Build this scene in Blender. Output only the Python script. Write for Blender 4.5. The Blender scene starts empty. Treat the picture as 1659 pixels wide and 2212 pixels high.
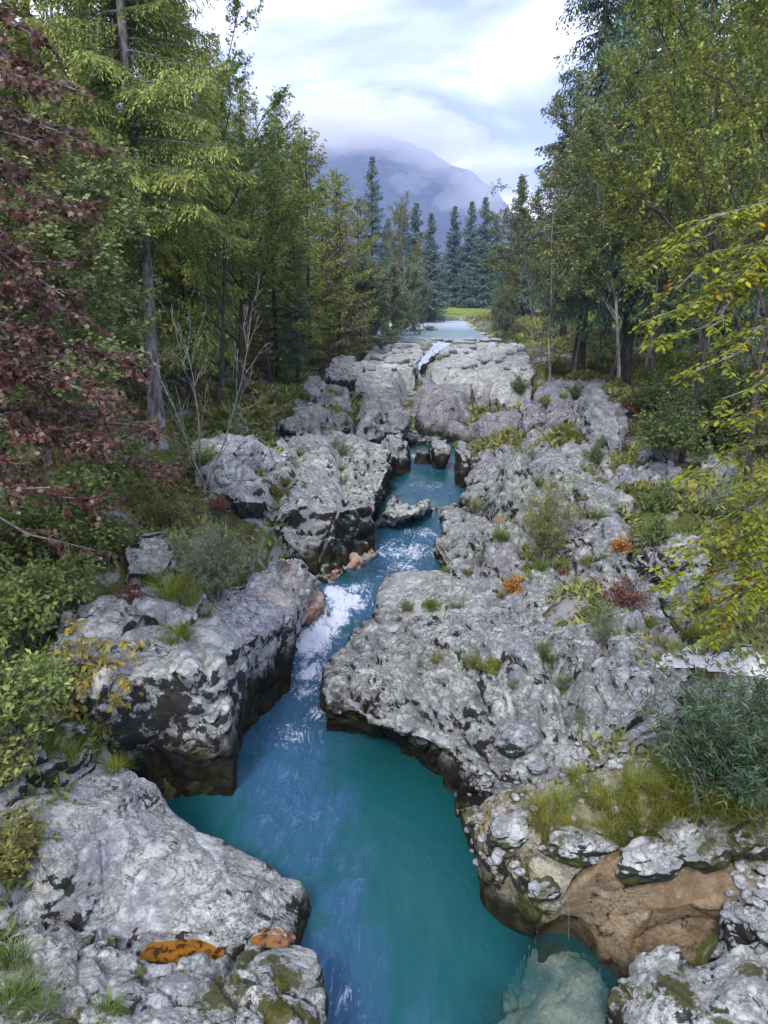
import bpy, bmesh, math, random
import numpy as np
from mathutils import Vector, Matrix
from mathutils.geometry import delaunay_2d_cdt

SC = bpy.context.scene
COL = SC.collection
R = math.radians

# ------------------------------------------------------------------ camera
PITCH = R(16.3)
CAM_Z = 9.0
F_PX = 1597.0                      # focal length in pixels of a 1659 x 2212 view
cam_d = bpy.data.cameras.new('camera')
cam_d.sensor_fit = 'VERTICAL'
cam_d.sensor_height = 36.0
cam_d.lens = 36.0 * F_PX / 2212.0
cam_d.clip_start = 0.1
cam_d.clip_end = 20000.0
cam = bpy.data.objects.new('camera', cam_d)
COL.objects.link(cam)
cam.location = (0, 0, CAM_Z)
cam.rotation_euler = (math.pi / 2 - PITCH, 0, 0)
SC.camera = cam

# ------------------------------------------------------------------ world: overcast sky with broken cloud
SUN_EL, SUN_AZ = R(48), R(200)
w = bpy.data.worlds.new('World')
SC.world = w
w.use_nodes = True
nt = w.node_tree
nt.nodes.clear()
def wn(t, **kw):
    n = nt.nodes.new(t)
    for k, v in kw.items():
        setattr(n, k, v)
    return n
sky = wn('ShaderNodeTexSky', sky_type='NISHITA', sun_disc=False)
sky.sun_elevation = SUN_EL
sky.sun_rotation = SUN_AZ
sky.air_density = 1.4
sky.dust_density = 1.5
tc = wn('ShaderNodeTexCoord')
sep = wn('ShaderNodeSeparateXYZ')
nt.links.new(tc.outputs['Generated'], sep.inputs[0])
# project the direction on a cloud deck overhead
zz = wn('ShaderNodeMath', operation='MAXIMUM'); zz.inputs[1].default_value = 0.0
nt.links.new(sep.outputs[2], zz.inputs[0])
za = wn('ShaderNodeMath', operation='ADD'); za.inputs[1].default_value = 0.16
nt.links.new(zz.outputs[0], za.inputs[0])
dv = wn('ShaderNodeVectorMath', operation='DIVIDE')
cmb = wn('ShaderNodeCombineXYZ')
for i in range(3):
    nt.links.new(za.outputs[0], cmb.inputs[i])
nt.links.new(tc.outputs['Generated'], dv.inputs[0]); nt.links.new(cmb.outputs[0], dv.inputs[1])
no = wn('ShaderNodeTexNoise'); no.inputs['Scale'].default_value = 1.35; no.inputs['Detail'].default_value = 7; no.inputs['Roughness'].default_value = 0.52
no.inputs['Distortion'].default_value = 0.35
off = wn('ShaderNodeVectorMath', operation='ADD'); off.inputs[1].default_value = (3.15, 0.4, 0.0)
nt.links.new(dv.outputs[0], off.inputs[0]); nt.links.new(off.outputs[0], no.inputs['Vector'])
cr = wn('ShaderNodeValToRGB')
cr.color_ramp.elements[0].position = 0.41; cr.color_ramp.elements[0].color = (2.3, 2.8, 4.9, 1)
cr.color_ramp.elements[1].position = 0.60; cr.color_ramp.elements[1].color = (9.6, 9.6, 10.2, 1)
e = cr.color_ramp.elements.new(0.51); e.color = (4.7, 5.1, 6.9, 1)
nt.links.new(no.outputs['Fac'], cr.inputs[0])
mx = wn('ShaderNodeMix', data_type='RGBA'); mx.inputs[0].default_value = 0.9
nt.links.new(sky.outputs[0], mx.inputs[6]); nt.links.new(cr.outputs[0], mx.inputs[7])
bg = wn('ShaderNodeBackground'); bg.inputs['Strength'].default_value = 0.105
nt.links.new(mx.outputs[2], bg.inputs['Color'])
wo = wn('ShaderNodeOutputWorld'); nt.links.new(bg.outputs[0], wo.inputs['Surface'])

# ------------------------------------------------------------------ sun (veiled by cloud)
sd = bpy.data.lights.new('sun', 'SUN'); sd.energy = 1.5; sd.angle = R(14); sd.color = (1.0, 0.96, 0.9)
so = bpy.data.objects.new('sun', sd); COL.objects.link(so)
so.rotation_euler = (R(90) - SUN_EL, 0, math.pi - SUN_AZ + math.pi)
_d = Vector((math.sin(SUN_AZ) * math.cos(SUN_EL), math.cos(SUN_AZ) * math.cos(SUN_EL), math.sin(SUN_EL)))
so.rotation_euler = (-_d).to_track_quat('-Z', 'Y').to_euler()

SC.view_settings.view_transform = 'Standard'
SC.view_settings.look = 'None'
SC.view_settings.exposure = 1.4
SC.view_settings.gamma = 1.0
SC.cycles.max_bounces = 5
SC.cycles.diffuse_bounces = 3
SC.cycles.glossy_bounces = 2
SC.cycles.transmission_bounces = 3
SC.cycles.transparent_max_bounces = 6
SC.cycles.volume_bounces = 3
SC.cycles.caustics_reflective = False
SC.cycles.caustics_refractive = False

# ------------------------------------------------------------------ pixel -> place
SP, CP = math.sin(PITCH), math.cos(PITCH)
def ray(px, py):
    a = (px - 829.5) / F_PX; b = -(py - 1106.0) / F_PX
    return Vector((a, CP + b * SP, -SP + b * CP))
def P(px, py, z):
    d = ray(px, py); t = (z - CAM_Z) / d.z
    return Vector((d.x * t, d.y * t, z))
def PY(px, py, Y):
    d = ray(px, py); t = Y / d.y
    return Vector((d.x * t, Y, CAM_Z + d.z * t))
def wz(Y):
    def ss(a, b, v):
        t = np.clip((v - a) / (b - a), 0, 1); return t * t * (3 - 2 * t)
    return 0.55 * ss(16.0, 21.5, Y) + 0.25 * ss(22, 32, Y)
def W(px, py):
    z = 0.0
    for _ in range(12):
        p = P(px, py, z); z = float(wz(p.y))
    return P(px, py, z)

# ------------------------------------------------------------------ numpy noise
_G = np.array([[1,1,0],[-1,1,0],[1,-1,0],[-1,-1,0],[1,0,1],[-1,0,1],[1,0,-1],[-1,0,-1],
               [0,1,1],[0,-1,1],[0,1,-1],[0,-1,-1],[1,1,1],[-1,-1,1],[1,-1,-1],[-1,1,-1]], np.float32)
def _hash(ix, iy, iz, seed):
    h = (ix.astype(np.uint32) * np.uint32(73856093)) ^ (iy.astype(np.uint32) * np.uint32(19349663)) ^ (iz.astype(np.uint32) * np.uint32(83492791)) ^ np.uint32(seed * 2654435 + 12345)
    h = (h ^ (h >> np.uint32(13))) * np.uint32(1274126177)
    h = (h ^ (h >> np.uint32(15))) * np.uint32(2246822519)
    return h ^ (h >> np.uint32(16))
def perlin(p, seed=0):
    p = np.asarray(p, np.float32)
    i = np.floor(p).astype(np.int64); f = p - i
    u = f * f * f * (f * (f * 6 - 15) + 10)
    out = 0
    for dx in (0, 1):
        wx = u[:, 0] if dx else 1 - u[:, 0]
        for dy in (0, 1):
            wy = u[:, 1] if dy else 1 - u[:, 1]
            for dz in (0, 1):
                wzz = u[:, 2] if dz else 1 - u[:, 2]
                g = _G[_hash(i[:, 0] + dx, i[:, 1] + dy, i[:, 2] + dz, seed) & np.uint32(15)]
                out = out + wx * wy * wzz * (g[:, 0] * (f[:, 0] - dx) + g[:, 1] * (f[:, 1] - dy) + g[:, 2] * (f[:, 2] - dz))
    return out
def fbm(p, octv=4, seed=0, gain=0.5, lac=2.03):
    a, s, o = 1.0, 1.0, 0
    for k in range(octv):
        o = o + a * perlin(np.asarray(p) * s + 17.3 * k, seed + k); a *= gain; s *= lac
    return o
def cell(p, seed=0):
    """F1, F2 of a jittered grid and the id of the nearest cell."""
    p = np.asarray(p, np.float32); i = np.floor(p).astype(np.int64)
    f1 = np.full(len(p), 9e9, np.float32); f2 = f1.copy(); cid = np.zeros(len(p), np.float32)
    for dx in (-1, 0, 1):
        for dy in (-1, 0, 1):
            for dz in (-1, 0, 1):
                c = i + (dx, dy, dz)
                h = _hash(c[:, 0], c[:, 1], c[:, 2], seed)
                j = np.stack([(h & np.uint32(1023)), ((h >> np.uint32(10)) & np.uint32(1023)), ((h >> np.uint32(20)) & np.uint32(1023))], 1) / 1023.0
                d = np.sqrt((((c + j) - p) ** 2).sum(1))
                m = d < f1
                f2 = np.where(m, f1, np.minimum(f2, d)); cid = np.where(m, (h & np.uint32(4095)) / 4095.0, cid); f1 = np.where(m, d, f1)
    return f1, f2, cid

# ------------------------------------------------------------------ object helpers
def tag(o, label=None, cat=None, group=None, kind=None):
    if label: o['label'] = label
    if cat: o['category'] = cat
    if group: o['group'] = group
    if kind: o['kind'] = kind
    return o
def link(o, parent=None):
    COL.objects.link(o)
    if parent is not None: o.parent = parent
    return o
def empty(name, loc=(0, 0, 0)):
    o = bpy.data.objects.new(name, None); o.location = loc; o.empty_display_size = 0.2
    return link(o)
def mesh_np(name, V, faces, rnd=None, smooth=True, mats=(), mat_idx=None):
    """V: (n,3); faces: list of (k,m) int arrays (all polygons of an array have m corners); rnd: per vertex float."""
    me = bpy.data.meshes.new(name)
    V = np.asarray(V, np.float32)
    me.vertices.add(len(V)); me.vertices.foreach_set('co', V.ravel())
    loops = np.concatenate([f.ravel() for f in faces]).astype(np.int32)
    tot = np.concatenate([np.full(len(f), f.shape[1], np.int32) for f in faces])
    start = np.concatenate([[0], np.cumsum(tot)[:-1]]).astype(np.int32)
    me.loops.add(len(loops)); me.loops.foreach_set('vertex_index', loops)
    me.polygons.add(len(tot)); me.polygons.foreach_set('loop_start', start)
    try: me.polygons.foreach_set('loop_total', tot)
    except Exception: pass
    me.polygons.foreach_set('use_smooth', np.full(len(tot), smooth, bool))
    for m in mats: me.materials.append(m)
    if mat_idx is not None: me.polygons.foreach_set('material_index', np.asarray(mat_idx, np.int32))
    if rnd is not None:
        a = me.attributes.new('rnd', 'FLOAT', 'POINT'); a.data.foreach_set('value', np.asarray(rnd, np.float32))
    me.update(calc_edges=True); me.validate()
    return me
def obj(name, me, parent=None, loc=None):
    o = bpy.data.objects.new(name, me)
    if loc is not None: o.location = loc
    return link(o, parent)
def copy_tree(o, parent=None):
    c = o.copy(); COL.objects.link(c); c.parent = parent
    for ch in o.children: copy_tree(ch, c)
    return c
# ------------------------------------------------------------------ materials
class NT:
    def __init__(s, name):
        s.m = bpy.data.materials.new(name); s.m.use_nodes = True; s.t = s.m.node_tree; s.t.nodes.clear()
        s.out = s.n('ShaderNodeOutputMaterial')
    def n(s, t, **kw):
        x = s.t.nodes.new(t)
        for k, v in kw.items(): setattr(x, k, v)
        return x
    def l(s, a, b): s.t.links.new(a, b)
    def put(s, sock, v):
        if hasattr(v, 'is_linked') or hasattr(v, 'links'): s.l(v, sock)
        else:
            if hasattr(sock.default_value, '__len__') and len(sock.default_value) == 4 and len(v) == 3: v = (*v, 1)
            sock.default_value = v
    def pos(s): return s.n('ShaderNodeNewGeometry').outputs['Position']
    def noise(s, vec, scale, detail=4, rough=0.5, dist=0.0):
        x = s.n('ShaderNodeTexNoise'); s.l(vec, x.inputs['Vector'])
        x.inputs['Scale'].default_value = scale; x.inputs['Detail'].default_value = detail; x.inputs['Roughness'].default_value = rough; x.inputs['Distortion'].default_value = dist
        return x.outputs['Fac']
    def voro(s, vec, scale, feature='F1', rand=1.0):
        x = s.n('ShaderNodeTexVoronoi', feature=feature); s.l(vec, x.inputs['Vector']); x.inputs['Scale'].default_value = scale
        x.inputs['Randomness'].default_value = rand
        return x.outputs['Distance']
    def math(s, op, a, b=0.0, clamp=False):
        x = s.n('ShaderNodeMath', operation=op, use_clamp=clamp); s.put(x.inputs[0], a); s.put(x.inputs[1], b); return x.outputs[0]
    def ramp(s, v, lo, hi):
        x = s.n('ShaderNodeMapRange', interpolation_type='SMOOTHSTEP'); s.put(x.inputs['Value'], v)
        s.put(x.inputs['From Min'], lo); s.put(x.inputs['From Max'], hi)
        return x.outputs[0]
    def mix(s, f, a, b):
        x = s.n('ShaderNodeMix', data_type='RGBA'); s.put(x.inputs[0], f); s.put(x.inputs[6], a); s.put(x.inputs[7], b); return x.outputs[2]
    def vmul(s, v, k):
        x = s.n('ShaderNodeVectorMath', operation='MULTIPLY'); s.l(v, x.inputs[0]); x.inputs[1].default_value = k; return x.outputs[0]
    def bump(s, h, strength, dist, prev=None):
        x = s.n('ShaderNodeBump'); x.inputs['Strength'].default_value = strength; x.inputs['Distance'].default_value = dist; s.l(h, x.inputs['Height'])
        if prev is not None: s.l(prev, x.inputs['Normal'])
        return x.outputs[0]
    def attr(s, name):
        return s.n('ShaderNodeAttribute', attribute_name=name).outputs['Fac']
    def bsdf(s, col, rough=0.6, normal=None, spec=0.3):
        x = s.n('ShaderNodeBsdfPrincipled'); s.put(x.inputs['Base Color'], col); s.put(x.inputs['Roughness'], rough); x.inputs['Specular IOR Level'].default_value = spec
        if normal is not None: s.l(normal, x.inputs['Normal'])
        return x.outputs[0]
    def done(s, sh): s.l(sh, s.out.inputs['Surface']); return s.m

def rock_mat(name, light=(0.62, 0.625, 0.635), mid=(0.37, 0.375, 0.39), dark=(0.12, 0.12, 0.13), black=0.5, water=1.0, water_h=0.75, moss=0.25, warm=0.0, warm_col=(0.50, 0.22, 0.09), scale=1.0, smooth=0.0):
    """weathered limestone: pale lichen, grey stone, black crusts on the steep sides, a dark algae band over the water line"""
    light, mid, dark = [tuple(q * 0.77 for q in c_) for c_ in (light, mid, dark)]
    k = NT(name); p = k.pos()
    geo = k.n('ShaderNodeNewGeometry')
    sp = k.n('ShaderNodeSeparateXYZ'); k.l(geo.outputs['Normal'], sp.inputs[0]); nz = sp.outputs[2]
    pz = k.n('ShaderNodeSeparateXYZ'); k.l(p, pz.inputs[0])
    n0 = k.noise(p, 0.55 * scale, 3, 0.5, 0.4)
    n1 = k.noise(p, 2.3 * scale, 9, 0.66, 0.6)
    n2 = k.noise(p, 7.0 * scale, 9, 0.74, 0.3)
    n3 = k.noise(p, 24.0 * scale, 7, 0.75)
    rough_a = k.ramp(k.noise(p, 0.85 * scale, 4, 0.55, 0.3), 0.40, 0.62)
    fine = k.math('MULTIPLY', k.math('ADD', 0.25, k.math('MULTIPLY', rough_a, 0.75)), 1.0 - 0.75 * smooth)
    c = k.mix(k.ramp(n1, 0.38, 0.60), mid, light)
    violet = k.mix(0.5, mid, (0.30, 0.275, 0.42))
    c = k.mix(k.math('MULTIPLY', k.ramp(n0, 0.50, 0.60), 0.42 * (1 - smooth)), c, violet)
    pale = tuple(min(0.80, q * 1.3) for q in light)
    c = k.mix(k.math('MULTIPLY', k.ramp(n2, 0.52, 0.64), 0.7), c, pale)
    c = k.mix(k.math('MULTIPLY', k.ramp(n2, 0.47, 0.35), k.math('MULTIPLY', fine, 0.95)), c, dark)
    c = k.mix(k.math('MULTIPLY', k.ramp(n3, 0.50, 0.62), k.math('MULTIPLY', fine, 0.85)), c, dark)
    c = k.mix(k.math('MULTIPLY', k.ramp(n3, 0.46, 0.34), 0.5), c, pale)
    # grey weathering veins
    pv = k.vmul(p, (1.0, 1.0, 2.2))
    nv = k.noise(pv, 1.9 * scale, 9, 0.68, 0.5)
    vein = k.math('ABSOLUTE', k.math('SUBTRACT', nv, 0.5))
    c = k.mix(k.math('MULTIPLY', k.math('MULTIPLY', k.ramp(vein, 0.022, 0.0), k.ramp(n1, 0.42, 0.55)), 0.85 * (1 - smooth)), c, (0.03, 0.03, 0.03))
    nv2 = k.noise(pv, 5.5 * scale, 8, 0.7, 0.4); vein2 = k.math('ABSOLUTE', k.math('SUBTRACT', nv2, 0.5))
    c = k.mix(k.math('MULTIPLY', k.math('MULTIPLY', k.ramp(vein2, 0.020, 0.0), fine), 0.8), c, (0.035, 0.035, 0.035))
    # pink and rust tints
    nw = k.noise(p, 0.9 * scale, 5, 0.6, 0.5)
    c = k.mix(k.math('MULTIPLY', k.ramp(nw, 0.62 - 0.35 * warm, 0.80 - 0.30 * warm), 0.25 + 0.7 * warm), c, warm_col)
    # black crust, thicker where the stone is steep
    steep = k.ramp(nz, 0.75, -0.1)
    nb = k.noise(p, 3.6 * scale, 9, 0.70, 0.5)
    th = k.math('SUBTRACT', k.math('ADD', 0.635 - 0.075 * black, k.math('MULTIPLY', k.math('SUBTRACT', 1.0, rough_a), 0.09)), k.math('MULTIPLY', steep, 0.17 * black))
    cb = k.ramp(nb, th, k.math('ADD', th, 0.035))
    c = k.mix(k.math('MULTIPLY', cb, 0.93), c, (0.016, 0.016, 0.014))
    if moss > 0:
        nm = k.noise(p, 1.6 * scale, 7, 0.65)
        tm = 0.665 - 0.16 * moss
        c = k.mix(k.math('MULTIPLY', k.ramp(nm, tm, tm + 0.07), 0.9), c, k.mix(n2, (0.018, 0.020, 0.004), (0.085, 0.085, 0.012)))
    if water > 0:
        hz = k.math('ADD', water_h - 0.55, k.math('MULTIPLY', nb, 1.1))
        wl = k.math('MULTIPLY', k.ramp(k.math('SUBTRACT', pz.outputs[2], hz), 0.42, -0.25), k.ramp(nz, 0.95, 0.55))
        alg = k.mix(k.ramp(n1, 0.45, 0.65), (0.010, 0.010, 0.007), (0.040, 0.036, 0.010))
        c = k.mix(k.math('MULTIPLY', wl, 0.97 * water), c, alg)
    tint = k.n('ShaderNodeMix', data_type='RGBA', blend_type='MULTIPLY'); tint.inputs[0].default_value = 1.0; k.l(c, tint.inputs[6]); tint.inputs[7].default_value = (0.985, 1.0, 0.93, 1); c = tint.outputs[2]
    h = k.math('ADD', k.math('MULTIPLY', n2, 1.0), k.math('MULTIPLY', n3, 0.45))
    nrm = k.bump(h, 0.55 * (1 - smooth), 0.04)
    nrm = k.bump(k.ramp(vein, 0.0, 0.06), 0.6 * (1 - smooth), 0.03, nrm)
    return k.done(k.bsdf(c, 0.85 - 0.35 * smooth, nrm, 0.15 + 0.2 * smooth))

M = {}
M['rock'] = rock_mat('limestone')
M['rock_near'] = rock_mat('limestone_near', light=(0.54, 0.545, 0.555), mid=(0.28, 0.285, 0.30), dark=(0.075, 0.075, 0.08), black=1.5, moss=0.95, water_h=0.6, scale=1.15)
M['rock_slab'] = rock_mat('limestone_slab', light=(0.55, 0.555, 0.57), mid=(0.34, 0.34, 0.355), dark=(0.09, 0.09, 0.095), black=0.98, moss=0.35, water_h=0.35, scale=0.9)
M['rock_block'] = rock_mat('limestone_block', light=(0.62, 0.625, 0.635), mid=(0.34, 0.34, 0.36), dark=(0.08, 0.08, 0.085), black=1.0, moss=0.3, water_h=1.15)
M['rock_dark'] = rock_mat('limestone_crusted', light=(0.56, 0.565, 0.575), mid=(0.28, 0.285, 0.30), dark=(0.07, 0.07, 0.075), black=1.3, moss=0.1, water_h=1.5)
M['rock_lichen'] = rock_mat('limestone_lichen', light=(0.48, 0.485, 0.50), mid=(0.215, 0.22, 0.235), dark=(0.05, 0.05, 0.053), black=0.95, water_h=0.95, moss=0.0)
M['rock_far'] = rock_mat('limestone_far', light=(0.60, 0.605, 0.62), mid=(0.40, 0.405, 0.425), dark=(0.13, 0.13, 0.14), black=0.6, water=0.0, moss=0.0, scale=0.6)
M['rock_violet'] = rock_mat('limestone_violet', light=(0.42, 0.42, 0.46), mid=(0.24, 0.235, 0.29), dark=(0.06, 0.06, 0.07), black=0.75, water_h=1.3, moss=0.0, scale=0.8)
M['rock_orange'] = rock_mat('rust_stained_limestone', black=0.4, water=0.4, water_h=0.3, moss=0.0, warm=0.72, warm_col=(0.46, 0.20, 0.09), scale=1.6)
M['rock_pink'] = rock_mat('pink_stained_limestone', black=0.5, water_h=0.6, moss=0.0, warm=0.5, warm_col=(0.56, 0.40, 0.34))
M['rock_brown'] = rock_mat('wet_brown_limestone', light=(0.36, 0.265, 0.175), mid=(0.23, 0.155, 0.09), dark=(0.09, 0.06, 0.035), black=0.45, water=0.9, water_h=0.25, moss=0.35, warm=0.2, warm_col=(0.40, 0.25, 0.14), smooth=0.35, scale=1.0)
M['rock_yellow'] = rock_mat('algae_yellow_limestone', light=(0.42, 0.40, 0.33), mid=(0.26, 0.21, 0.12), black=0.7, water=1.0, water_h=0.45, moss=0.95, warm=0.3, warm_col=(0.36, 0.25, 0.06))
M['rock_pale'] = rock_mat('pale_streambed_rock', light=(0.50, 0.47, 0.42), mid=(0.34, 0.31, 0.27), black=0.1, water=0.0, moss=0.0, smooth=0.5)
M['cobble'] = rock_mat('cobble_stone', light=(0.60, 0.60, 0.62), mid=(0.42, 0.42, 0.45), black=0.2, water=0.0, moss=0.0, scale=2.0)

def leaf_mat(name, cols, trans=0.35, rough=0.55, hue=0.03):
    """cols: list of (position, colour) over the leaf's own random value"""
    k = NT(name)
    a = k.n('ShaderNodeAttribute', attribute_name='rnd')
    oi = k.n('ShaderNodeObjectInfo')
    r = k.n('ShaderNodeValToRGB'); el = r.color_ramp.elements
    el[0].position = cols[0][0]; el[0].color = (*cols[0][1], 1); el[1].position = cols[-1][0]; el[1].color = (*cols[-1][1], 1)
    for q, c in cols[1:-1]:
        e = el.new(q); e.color = (*c, 1)
    k.l(a.outputs['Fac'], r.inputs[0])
    hs = k.n('ShaderNodeHueSaturation'); k.l(r.outputs[0], hs.inputs['Color'])
    k.put(hs.inputs['Hue'], k.math('ADD', 0.5 - hue / 2, k.math('MULTIPLY', oi.outputs['Random'], hue)))
    k.put(hs.inputs['Value'], k.math('ADD', 0.85, k.math('MULTIPLY', oi.outputs['Random'], 0.3)))
    b = k.bsdf(hs.outputs[0], rough, None, 0.25)
    tr = k.n('ShaderNodeBsdfTranslucent'); k.l(hs.outputs[0], tr.inputs[0])
    m = k.n('ShaderNodeMixShader'); m.inputs[0].default_value = trans; k.l(b, m.inputs[1]); k.l(tr.outputs[0], m.inputs[2])
    return k.done(m.outputs[0])
def bark_mat(name, a, b, scale=6.0, lich=0.0):
    k = NT(name); tcn = k.n('ShaderNodeTexCoord'); p = k.vmul(tcn.outputs['Object'], (1, 1, 0.35))
    n = k.noise(p, scale, 8, 0.65, 0.4); n2 = k.noise(p, scale * 0.45, 4, 0.6)
    c = k.mix(k.ramp(n, 0.35, 0.65), a, b)
    if lich: c = k.mix(k.math('MULTIPLY', k.ramp(n2, 0.5, 0.62), lich), c, (0.42, 0.43, 0.42))
    return k.done(k.bsdf(c, 0.85, k.bump(n, 0.6, 0.03), 0.15))
M['bark_spruce'] = bark_mat('spruce_bark', (0.07, 0.062, 0.06), (0.23, 0.215, 0.215), 7.0, 0.5)
M['bark_dark'] = bark_mat('dark_bark', (0.025, 0.022, 0.018), (0.09, 0.08, 0.07))
M['bark_grey'] = bark_mat('grey_bark', (0.09, 0.087, 0.08), (0.24, 0.235, 0.23), 5.0, 0.35)
M['twig'] = bark_mat('twig_bark', (0.10, 0.09, 0.08), (0.24, 0.225, 0.21), 12)
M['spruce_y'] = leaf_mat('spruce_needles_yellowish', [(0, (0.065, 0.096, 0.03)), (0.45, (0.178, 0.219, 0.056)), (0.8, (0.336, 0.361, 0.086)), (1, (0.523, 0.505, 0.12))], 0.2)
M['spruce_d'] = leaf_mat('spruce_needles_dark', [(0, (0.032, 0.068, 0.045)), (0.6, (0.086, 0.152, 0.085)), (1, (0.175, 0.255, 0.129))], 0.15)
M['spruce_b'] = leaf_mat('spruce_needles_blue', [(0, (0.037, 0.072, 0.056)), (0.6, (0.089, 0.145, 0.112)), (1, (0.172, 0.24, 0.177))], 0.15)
M['larch'] = leaf_mat('larch_needles', [(0, (0.095, 0.122, 0.028)), (0.5, (0.226, 0.246, 0.056)), (0.85, (0.362, 0.353, 0.081)), (1, (0.48, 0.369, 0.092))], 0.25)
M['rusty'] = leaf_mat('rusty_needles', [(0, (0.081, 0.072, 0.041)), (0.5, (0.208, 0.181, 0.095)), (1, (0.292, 0.286, 0.134))], 0.25)
M['beech'] = leaf_mat('beech_leaves', [(0, (0.081, 0.121, 0.031)), (0.5, (0.218, 0.274, 0.065)), (0.85, (0.404, 0.44, 0.098)), (1, (0.567, 0.401, 0.101))], 0.35)
M['beech_y'] = leaf_mat('beech_leaves_yellow_green', [(0, (0.10, 0.14, 0.012)), (0.5, (0.25, 0.285, 0.018)), (0.88, (0.42, 0.41, 0.03)), (0.94, (0.55, 0.30, 0.03)), (1, (0.60, 0.20, 0.03))], 0.4, hue=0.0)
M['beech_g'] = leaf_mat('beech_leaves_fresh', [(0, (0.083, 0.123, 0.027)), (0.5, (0.211, 0.266, 0.055)), (0.85, (0.398, 0.43, 0.087)), (0.96, (0.469, 0.412, 0.089)), (1, (0.506, 0.28, 0.072))], 0.38)
M['alder'] = leaf_mat('alder_leaves', [(0, (0.097, 0.131, 0.05)), (0.5, (0.219, 0.262, 0.093)), (0.85, (0.369, 0.396, 0.169)), (1, (0.59, 0.457, 0.139))], 0.3)
M['birch_y'] = leaf_mat('birch_leaves_yellow', [(0, (0.104, 0.129, 0.048)), (0.5, (0.228, 0.253, 0.091)), (1, (0.404, 0.387, 0.133))], 0.35)
M['willow'] = leaf_mat('willow_leaves', [(0, (0.091, 0.126, 0.072)), (0.5, (0.194, 0.245, 0.135)), (1, (0.325, 0.384, 0.226))], 0.3)
M['willow_y'] = leaf_mat('willow_leaves_yellowish', [(0, (0.094, 0.112, 0.031)), (0.5, (0.213, 0.231, 0.056)), (1, (0.375, 0.362, 0.1))], 0.3)
M['shrub'] = leaf_mat('shrub_leaves', [(0, (0.074, 0.112, 0.034)), (0.5, (0.2, 0.253, 0.069)), (0.9, (0.41, 0.433, 0.119)), (1, (0.742, 0.582, 0.145))], 0.3)
M['yellow'] = leaf_mat('yellow_leaves', [(0, (0.16, 0.15, 0.03)), (0.4, (0.36, 0.29, 0.045)), (0.8, (0.50, 0.37, 0.05)), (1, (0.48, 0.22, 0.04))], 0.35, hue=0.0)
M['maple'] = leaf_mat('red_maple_leaves', [(0, (0.056, 0.024, 0.019)), (0.35, (0.118, 0.051, 0.039)), (0.62, (0.196, 0.097, 0.073)), (0.78, (0.358, 0.275, 0.215)), (0.86, (0.213, 0.112, 0.065)), (0.93, (0.224, 0.204, 0.052)), (0.97, (0.448, 0.265, 0.034)), (1, (0.358, 0.153, 0.034))], 0.3, 0.40, hue=0.0)
M['red'] = leaf_mat('red_shrub_leaves', [(0, (0.10, 0.028, 0.022)), (0.6, (0.22, 0.07, 0.05)), (1, (0.34, 0.17, 0.07))], 0.3, hue=0.0)
M['orange'] = leaf_mat('orange_shrub_leaves', [(0, (0.30, 0.12, 0.02)), (0.6, (0.52, 0.23, 0.04)), (1, (0.60, 0.34, 0.08))], 0.35, hue=0.0)
M['buddleia'] = leaf_mat('buddleia_leaves', [(0, (0.020, 0.052, 0.026)), (0.5, (0.055, 0.112, 0.052)), (0.9, (0.13, 0.19, 0.09)), (1, (0.36, 0.36, 0.22))], 0.2)
M['grass_y'] = leaf_mat('grass_blades_yellowish', [(0, (0.057, 0.081, 0.011)), (0.5, (0.184, 0.218, 0.029)), (0.9, (0.322, 0.322, 0.052)), (1, (0.437, 0.345, 0.103))], 0.3)
M['grass_g'] = leaf_mat('grass_blades_green', [(0, (0.040, 0.070, 0.012)), (0.6, (0.11, 0.165, 0.03)), (1, (0.22, 0.25, 0.06))], 0.3)

M['cover'] = leaf_mat('herb_leaves', [(0, (0.096, 0.111, 0.038)), (0.4, (0.191, 0.235, 0.07)), (0.75, (0.321, 0.342, 0.1)), (0.9, (0.386, 0.297, 0.103)), (1, (0.325, 0.169, 0.089))], 0.3)

# ground with leaf litter, moss and stony soil
k = NT('forest_ground'); p = k.pos()
n1 = k.noise(p, 0.35, 5, 0.6, 0.3); n2 = k.noise(p, 3.0, 8, 0.65); n3 = k.noise(p, 14.0, 6, 0.7)
c = k.mix(k.ramp(n2, 0.38, 0.62), (0.055, 0.050, 0.030), (0.115, 0.125, 0.035))
c = k.mix(k.ramp(n1, 0.48, 0.60), c, k.mix(n3, (0.05, 0.075, 0.018), (0.15, 0.17, 0.045)))
c = k.mix(k.math('MULTIPLY', k.ramp(n3, 0.60, 0.70), 0.6), c, (0.16, 0.10, 0.06))
n4 = k.noise(p, 1.1, 8, 0.7, 0.5)
c = k.mix(k.math('MULTIPLY', k.ramp(n4, 0.50, 0.58), 0.85), c, k.mix(n3, (0.18, 0.18, 0.18), (0.44, 0.44, 0.45)))
M['ground'] = k.done(k.bsdf(c, 0.9, k.bump(k.math('ADD', n2, n3), 0.8, 0.10), 0.1))
k = NT('meadow_grass'); p = k.pos()
n1 = k.noise(p, 0.25, 5, 0.6); n2 = k.noise(p, 2.0, 6, 0.7)
M['meadow'] = k.done(k.bsdf(k.mix(k.ramp(k.math('ADD', k.math('MULTIPLY', n1, .6), k.math('MULTIPLY', n2, .4)), 0.38, 0.62), (0.075, 0.125, 0.018), (0.22, 0.27, 0.05)), 0.9, k.bump(n2, 0.8, 0.2), 0.1))
k = NT('pale_gravel'); p = k.pos()
n1 = k.noise(p, 40, 5, 0.7); v = k.voro(p, 28)
M['gravel'] = k.done(k.bsdf(k.mix(k.ramp(v, 0.1, 0.7), (0.78, 0.77, 0.76), (0.58, 0.575, 0.57)), 0.85, k.bump(k.math('ADD', n1, v), 0.7, 0.02), 0.2))
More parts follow.
